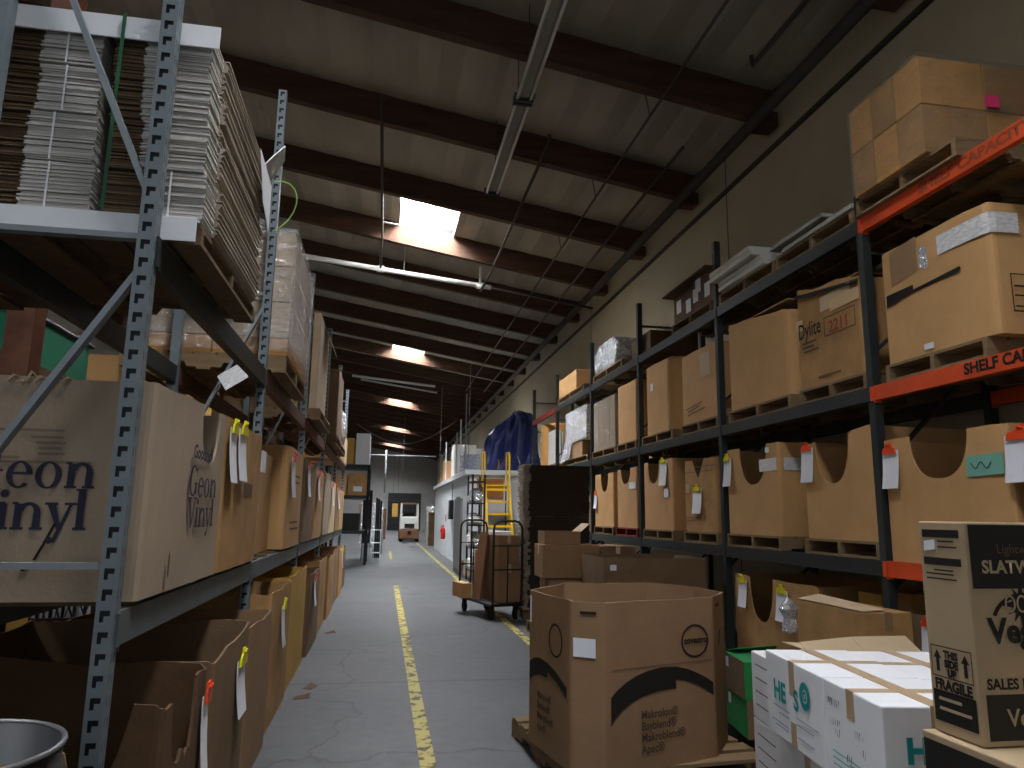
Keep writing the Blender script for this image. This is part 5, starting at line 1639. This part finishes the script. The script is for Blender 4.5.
for k, (y, hh) in enumerate(((21.9, 2.4), (23.4, 1.8), (24.6, 1.5), (29.0, 1.6))):
    q = MB(); q.tube([(2.36, y, zr), (2.36, y, zr + hh)], .025, 8); q.lathe([(0, 0), (.07, 0), (.07, .01), (0, .01)], 2.36, y, 10)
    ob = q.build('roof_pole', M['pipe_white'] if k % 2 else M['steel'], None)
    tag(ob, ['tall pale pole on the office roof beside the tarpaulin', 'short pole at the office roof edge, second from the tarpaulin', 'short steel pole at the office roof edge before the pale panel', 'pale pole at the far office roof edge'][k], 'pole')
    for v in ob.data.vertices:
        if v.co.z < .02:
            v.co.z += zr
# ladder
o = thing('rolling_ladder', 'yellow steel ladder with handrails leading up to the white mezzanine edge', 'ladder', (2.90, 18.6, 0))
for s in (-1, 1):
    q = MB(); q.bar((.30 * s, -.70, .06), (.30 * s, .42, 2.25), .035, .06, up=(0, 1, 0)); q.build('stringer', M['yellow'], o)
    q = MB(); q.tube([(.33 * s, -.30, .95), (.33 * s, .38, 2.35), (.33 * s, .52, 3.15), (.33 * s, .95, 3.18), (.33 * s, .95, 2.3)], .02, 8); q.tube([(.33 * s, .42, .04), (.33 * s, .42, 3.1)], .02, 8); q.build('handrail', M['yellow'], o)
tm_ = None
for k in range(7):
    z = .32 + .31 * k; y = -.70 + 1.12 * (z - .06) / 2.19
    if tm_ is None:
        q = MB(); q.box(-.29, .29, -.11, .11, -.02, 0); q.box(-.29, .29, -.115, -.105, -.055, .0); ob = q.build('step', M['yellow'], o); tm_ = ob.data; ob.location = (0, y, z)
    else:
        share('step', tm_, o, (0, y, z))
q = MB(); q.box(-.32, .32, .40, .98, 2.25, 2.29); q.build('platform', M['yellow'], o)
q = MB()
for s in (-1, 1):
    for y in (-.68, .42, .95):
        q.lathe([(0, -.015), (.055, -.015), (.055, .015), (0, .015)], y, .055, 12, axis='X')
        k = len(q.v); q.v[k - 48:] = [(a + .30 * s, b, c) for a, b, c in q.v[k - 48:]]
    q.tube([(.33 * s, .95, .06), (.33 * s, .95, 2.3)], .02, 6)
q.build('wheels_and_legs', M['steel_dark'], o)
# shelf rack of rolled goods
o = thing('shelf_unit', 'black open shelf unit crammed with pale bags beside the ladder', 'shelf unit', (1.98, 16.8, 0))
for (px, py) in ((.02, 0), (.30, 0), (.02, .9), (.30, .9)):
    q = MB(); q.box(px - .02, px + .02, py - .02, py + .02, 0, 2.42); q.build('post', M['black'], o)
for z in (.25, .75, 1.25, 1.75, 2.25):
    q = MB(); q.box(0, .32, -.02, .92, z, z + .025); q.build('shelf', M['black'], o)
rr = random.Random(9)
for k, z in enumerate((.276, .776, 1.276, 1.776)):
    for j in range(2):
        q = MB(); hh = rr.uniform(.2, .36)
        q.lathe([(0, 0), (.13, 0), (.17, .06), (.16, hh * .7), (.08, hh), (0, hh)], .13, .22 + .45 * j, 10)
        ob = q.build('filled_bag', M['wrap_white'] if (k + j) % 2 else M['foam'], None)
        ob.location = (1.98, 16.8, z)
        tag(ob, '%s bag on the %s shelf of the black shelf unit' % (['front', 'rear'][j], ['lowest', 'second', 'third', 'fourth'][k]), 'bag', 'bags on the black shelf unit')
q = MB(); q.box(0, .03, 0, 1.9, 0, 1.92); q.box(-.012, 0, .1, 1.8, .1, 1.8)
ob = tag(q.build('steel_door', M['grey_paint'], None), 'grey steel door leaf standing at the aisle edge before the office', 'door leaf'); ob.location = (1.93, 18.45, 0)
q = MB(); q.box(2.0, 2.3, 18.6, 19.2, 0, .35)
tag(q.build('carton', M['cb_grey'], None, bevel=.01), 'small grey carton on the floor behind the steel door leaf', 'box')

# forklift
o = thing('forklift', 'cream and brown forklift parked facing away at the aisle end', 'forklift', (1.45, 41.6, 0))
q = MB(); q.prism([(-.55, .16), (.55, .16), (.55, .58), (.46, .66), (-.46, .66), (-.55, .58)], (0, -.55, 0), (1, 0, 0), ZF, -.75); q.build('counterweight', M['lift_brown'], o, bevel=.05)
q = MB(); q.box(-.50, .50, .2, 1.7, .35, .95); q.prism([(-.52, .67), (.52, .67), (.48, 1.36), (-.48, 1.36)], (0, -.45, 0), (1, 0, 0), ZF, -.7); q.build('body', M['lift_white'], o, bevel=.04)
q = MB(); q.box(-.27, .27, -.47, -.45, .74, .98); q.build('grille', M['black'], o)
q = MB(); q.box(-.10, .10, -.57, -.55, .4, .6); q.build('tow_hitch', M['black'], o)
q = MB(); q.box(-.28, .28, .35, .85, .95, 1.1); q.box(-.28, .28, .25, .38, 1.1, 1.6); q.build('seat', M['black'], o, bevel=.03)
for sx in (-1, 1):
    q = MB(); q.tube([(.46 * sx, -.3, 1.35), (.44 * sx, -.15, 2.08), (.44 * sx, 1.35, 2.08), (.48 * sx, 1.6, .9)], .035, 8); q.build('guard_pillar', M['lift_white'], o)
q = MB(); q.box(-.46, .46, -.2, 1.4, 2.06, 2.12); q.build('overhead_guard', M['lift_brown'], o)
for sx in (-1, 1):
    for y, r_ in ((-.1, .27), (1.35, .33)):
        q = MB(); q.lathe([(0, -.1), (r_ * .6, -.1), (r_, -.08), (r_, .08), (r_ * .6, .1), (0, .1)], y, r_, 20, axis='X'); w_ = q.build('wheel', M['rubber'], o); w_.location.x = .45 * sx
q = MB()
for sx in (-.28, .28):
    q.box(sx - .05, sx + .05, 1.75, 1.87, .1, 2.2)
q.box(-.4, .4, 1.88, 1.94, .3, .8)
for sx in (-.25, .25):
    q.box(sx - .06, sx + .06, 1.9, 3.0, .06, .10)
q.build('mast_and_forks', M['steel_dark'], o)
for sx in (-1, 1):
    q = MB(); q.lathe([(0, 0), (.06, 0), (.05, .06), (0, .07)], .43 * sx, -.12, 10); w_ = q.build('lamp', M['lens'], o); w_.location.z = 1.45

# far stock at the end of the aisle
q = MB(); q.box(.4, 3.4, ENDY - .06, ENDY - .001, 0, 3.4)
dd = struct(q.build('door_2', M['steel_dark']))
q = MB()
for k in range(6):
    q.box(.4, 3.4, ENDY - .09, ENDY - .06, .5 + .5 * k, .54 + .5 * k)
q.build('door_rib', M['black'], dd)
o = thing('black_shelving', 'black shelving unit with cartons at the far end of the aisle', 'shelving', (-1.1, 23.2, 0))
for (px, py) in ((-.62, -.7), (.62, -.7), (-.62, .7), (.62, .7)):
    q = MB(); q.box(px - .04, px + .04, py - .04, py + .04, 0, 2.95); q.build('post', M['black'], o)
for z in (.9, 1.93, 2.85):
    q = MB(); q.box(-.66, .66, -.74, .74, z, z + .10); q.build('shelf', M['rack_dark'], o)
for k, (x0, x1, z, hh, m_, lb) in enumerate(((-1.70, -1.12, 2.031, .62, 'cb_tan', 'tan carton on the middle board of the black shelving'), (-1.08, -.50, 2.031, .66, 'cb_worn', 'labelled worn carton on the middle board of the black shelving'),
                                             (-1.70, -.95, 2.951, .8, 'cb_yellow', 'yellowish carton on top of the black shelving'), (-.9, -.48, 2.951, .95, 'cb_white', 'tall white carton on top of the black shelving'),
                                             (-1.6, -.7, 1.001, .5, 'carton_black', 'black carton low on the black shelving'))):
    q = MB(); q.box(x0, x1, 22.6, 23.7, z, z + hh); ob = tag(q.build('carton', M[m_], None, bevel=.01), lb, 'box')
    if k == 1:
        q = MB(); q.box(-.92, -.66, 22.59, 22.598, 2.15, 2.3); q.build('label', M['paper'], ob)
for k, (x, y, dx, hh, lb) in enumerate(((-.36, 24.6, .30, 2.35, 'tall black panel crate past the black shelving'), (-.04, 26.2, .22, 2.05, 'black panel crate farther past the black shelving'))):
    o = thing('panel_crate', lb, 'crate', (x, y, 0))
    for i in range(3):
        q = MB(); q.box(-dx + i * dx / 3, -dx + (i + 1) * dx / 3 - .01, 0, 1.1, 0, hh - .05 * i); q.build('panel', M['black'], o)
q = MB(); q.box(-.62, -.30, 24.0, 24.3, 0, .55)
tag(q.build('white_carton', M['cb_white'], None, bevel=.01), 'lone white carton on the floor by the black panel crate', 'box')
o = thing('tube_trolley', 'white tube frame trolley beside the black shelving', 'trolley', (-.20, 23.3, 0))
q = MB()
q.tube([(-.15, 0, .03), (-.15, 0, 1.0), (.15, 0, 1.0), (.15, 0, .03)], .018, 6); q.tube([(-.15, .4, .03), (-.15, .4, 1.0), (.15, .4, 1.0), (.15, .4, .03)], .018, 6)
q.tube([(-.15, 0, 1.0), (-.15, .4, 1.0)], .018, 6); q.tube([(.15, 0, 1.0), (.15, .4, 1.0)], .018, 6)
q.build('tube_frame', M['white_paint'], o)
for z in (.3, .6):
    q = MB(); q.box(-.15, .15, 0, .4, z, z + .02); q.build('tray', M['white_paint'], o)
for k, (x, y, dx, dy, hh, m_, lb) in enumerate(((-.28, 29.0, .30, .6, 1.3, 'grey_paint', 'grey cabinet standing past the black crates'), (-.9, 31.0, .9, .9, 1.9, 'wrap_white', 'film-wrapped tall load far past the black crates'),
                                                (2.2, 36.0, .9, .9, 1.6, 'cb_dull', 'brown pallet load past the office corner'), (2.3, 39.5, .8, .8, 1.9, 'wrap_white', 'film-wrapped load beside the forklift'),
                                                (-.6, 45.0, .8, .8, 1.8, 'cb_dull', 'brown pallet load beyond the forklift'), (-1.6, 50, 1.2, 1.0, 2.2, 'cb_pale', 'pale pallet load near the end wall'))):
    q = MB(); q.box(x, x + dx, y, y + dy, 0, hh)
    tag(q.build('far_load', M[m_], None, bevel=.03), lb, 'pallet load')
o = thing('hanging_sign', 'small yellow board hanging near the forklift', 'sign', (.62, 40.5, 1.35))
q = MB(); q.box(-.15, .15, -.01, .01, 0, .70); q.build('board', M['cb_yellow'], o)
q = MB(); q.tube([(-.12, 0, .70), (-.12, 0, 6.35)], .008, 4); q.tube([(.12, 0, .70), (.12, 0, 6.35)], .008, 4); q.build('chains', M['steel_dark'], o)

# ------------------------------------------------------------------ overhead services
PW = M['pipe_white']


def pipe(name, pts, r, m, label, cat='pipe', n=8, group=None):
    q = MB(); q.tube(pts, r, n)
    return tag(q.build(name, m, None, smooth=True), label, cat, group)


o = thing('sprinkler_main', 'white sprinkler pipe crossing below the roof just past the first skylight', 'pipe', (0, 15.85, 6.9))
q = MB(); q.tube([(-6.0, 0, .58), (2.2, 0, -.28)], .055, 10); q.build('main_run', PW, o, smooth=True)
q = MB(); q.tube([(2.2, 0, -.28), (4.6, 0, -.62)], .03, 8); q.build('end_run', M['pipe_dark'], o, smooth=True)
q = MB()
for x in (-.30, 1.95):
    zc = .58 - .105 * (x + 6)
    q.lathe([(0, -.08), (.075, -.08), (.075, .08), (0, .08)], 0, zc, 12, axis='X'); k = len(q.v); q.v[k - 48:] = [(a + x, b, c) for a, b, c in q.v[k - 48:]]
    q.tube([(x, 0, zc), (x, 0, zc + .45)], .03, 8)
q.build('riser', PW, o)
q = MB(); q.tube([(.22, 0, -.1), (.22, 0, .75)], .012, 6); q.build('hanger_rod', PW, o)
GP = 'sprinkler branch lines under the roof'
pipe('branch_pipe', [(-.28, 9.8, 7.45), (-.28, 9.8, 7.33), (-.28, 15.2, 7.30), (-.30, 15.85, 6.85)], .026, M['pipe_dark'], 'dark branch pipe running to the skylight above the slotted rack side', group=GP)
pipe('branch_pipe', [(-.25, 13.85, 7.18), (.45, 13.85, 7.08)], .018, PW, 'short pale pipe stub crossing in front of the first skylight', group=GP)
pipe('branch_pipe', [(2.15, 9.6, 6.98), (2.15, 9.6, 6.88), (2.12, 15.2, 6.80), (1.95, 15.8, 6.50)], .026, M['pipe_dark'], 'dark branch pipe ending just past the fluorescent fixture', group=GP)
pipe('branch_pipe', [(3.2, 2.0, 6.66), (3.2, 30.0, 6.62)], .018, M['pipe_dark'], 'thin dark conduit running along the roof toward the end wall', group=GP)
pipe('branch_pipe', [(3.95, 1.0, 6.62), (3.95, 7.0, 6.62), (3.95, 7.02, 6.75)], .026, M['pipe_dark'], 'short dark pipe end under the roof near the wall', group=GP)
pipe('branch_pipe', [(3.95, 9.0, 6.66), (3.95, 30.0, 6.60)], .022, M['pipe_dark'], 'dark pipe under the roof alongside the long wall', group=GP)
pipe('wall_pipe', [(4.42, -3, 6.46), (4.42, 60, 6.46)], .075, M['pipe_dark'], 'thick dark pipe running the whole length of the wall under the roof', n=10)
for k, y in enumerate((8.3, 10.8, 13.2)):
    pipe('hanger', [(3.2, y, 6.64), (3.12, y, beam_z(3.2) + .3)], .008, M['pipe_dark'], ['thin hanger of the conduit at the nearest timber', 'thin hanger of the conduit, second timber seen', 'thin hanger of the conduit before the skylight'][k], 'hanger', 4, 'conduit hangers')

proto = None
for k, y in enumerate((7.42, 4.96, 2.50)):
    if proto is None:
        o = thing('fluorescent_fixture', 'unlit twin-tube fluorescent fixture hanging farthest along the roof', 'light fixture', (1.35, y, 6.12), 0, 'unlit fluorescent fixtures in a row')
        q = MB(); q.prism([(-.05, .0), (.05, .0), (.05, .07), (-.05, .07)], (0, 2.42, 0), (1, 0, 0), ZF, 2.42); q.build('housing', M['foam_edge'], o)
        q = MB()
        for s in (-1, 1):
            q.add([(.05 * s, 0, .02), (.09 * s, 0, -.01), (.09 * s, 2.42, -.01), (.05 * s, 2.42, .02), (.05 * s, 0, .024), (.095 * s, 0, -.01), (.095 * s, 2.42, -.01), (.05 * s, 2.42, .024)], [(0, 1, 2, 3), (7, 6, 5, 4), (0, 3, 7, 4), (1, 5, 6, 2), (0, 4, 5, 1), (2, 6, 7, 3)])
        q.build('reflector', M['grey_paint'], o)
        for s in (-1, 1):
            q = MB(); q.tube([(.075 * s, .05, -.03), (.075 * s, 2.37, -.03)], .018, 8); q.build('tube', M['lens'], o, smooth=True)
        for yy in (0.0, 2.39):
            q = MB(); q.box(-.11, .11, yy, yy + .03, -.05, .05); q.build('lamp_holder', M['steel_dark'], o)
        q = MB()
        for yy in (.3, 2.1):
            q.tube([(0, yy, .07), (0, yy, .95)], .006, 4)
        q.build('hanger_wire', M['pipe_dark'], o)
        proto = o
    else:
        dup(proto, (1.35, y, 6.12), 0, ['', 'unlit fluorescent fixture, middle one of the hanging row', 'unlit fluorescent fixture hanging nearest, almost overhead'][k])
pipe('wire', [(1.46, 7.5, 6.2), (1.55, 7.7, 6.35), (1.56, 7.9, 6.75), (1.56, 7.95, 7.0)], .006, M['pipe_dark'], 'short dark wire looping from the fluorescent fixture to the roof', 'wire', 5)
pipe('crossing_pipe', [(-3.0, 40.0, 4.62), (2.7, 40.0, 4.60)], .035, M['grey_paint'], 'white pipe crossing high above the forklift')
pipe('drop_pipe', [(.02, 40.2, 4.9), (.02, 40.2, 2.6)], .05, M['grey_paint'], 'white vertical pipe hanging in front of the end wall')
pipe('light_strip', [(-1.5, 30.0, 7.05), (1.9, 30.0, 6.75)], .05, PW, 'pale pipe crossing below the roof past the second skylight')
pipe('light_strip', [(-1.2, 31.6, 7.2), (2.1, 31.6, 6.75)], .04, PW, 'second pale pipe crossing the roof close behind the first')
pts = [(-1.4 + 4.6 * t, 34.0, 5.55 - 1.0 * math.sin(PI * t) + .3 * t) for t in [i / 16 for i in range(17)]]
pipe('cable', pts, .02, M['grey_paint'], 'slack grey cable swagged across the aisle below the roof', 'cable', 5)
for k, (x, y, z0, z1) in enumerate(((1.0, 42.0, 3.2, 7.0), (2.75, 24.5, 2.9, 6.6), (2.2, 30.0, 2.9, 6.7))):
    pipe('ceiling_cord', [(x, y, z0), (x, y, z1)], .012, M['grey_paint'], ['thin pale cord hanging in front of the end wall', 'thin pale pole rising from the office roof to the ceiling', 'thin cord dropping to the far office roof'][k], 'cord', 5)

WORLD, EXPO = 0.15, 1.45


# ------------------------------------------------------------------ camera, daylight
def camera():
    yaw, pit, rol, f = 0.169937, 0.178639, 0.0140349, 728.24
    fw = Vector((math.sin(yaw) * math.cos(pit), math.cos(yaw) * math.cos(pit), math.sin(pit)))
    rt = Vector((math.cos(yaw), -math.sin(yaw), 0)); up = rt.cross(fw)
    r2 = rt * math.cos(rol) + up * math.sin(rol); u2 = up * math.cos(rol) - rt * math.sin(rol)
    cd = bpy.data.cameras.new('camera'); cd.sensor_width = 36.0; cd.lens = f * 36.0 / 1024.0
    cd.clip_start = 0.05; cd.clip_end = 300
    c = bpy.data.objects.new('camera', cd); COL.objects.link(c)
    m = Matrix((r2, u2, -fw)).transposed().to_4x4(); m.translation = (0, 0, 1.5)
    c.matrix_world = m
    SC.camera = c


camera()
W = bpy.data.worlds.new('daylight'); SC.world = W; W.use_nodes = True
bg = W.node_tree.nodes['Background']
bg.inputs['Color'].default_value = (0.86, 0.93, 1.0, 1); bg.inputs['Strength'].default_value = WORLD
vs = SC.view_settings
vs.view_transform = 'Standard'; vs.look = 'None'; vs.gamma = 1.0; vs.use_curve_mapping = False
vs.exposure = EXPO
cy = SC.cycles
cy.use_denoising = True
cy.max_bounces = 8; cy.diffuse_bounces = 5; cy.glossy_bounces = 3; cy.transparent_max_bounces = 12
cy.sample_clamp_indirect = 6.0
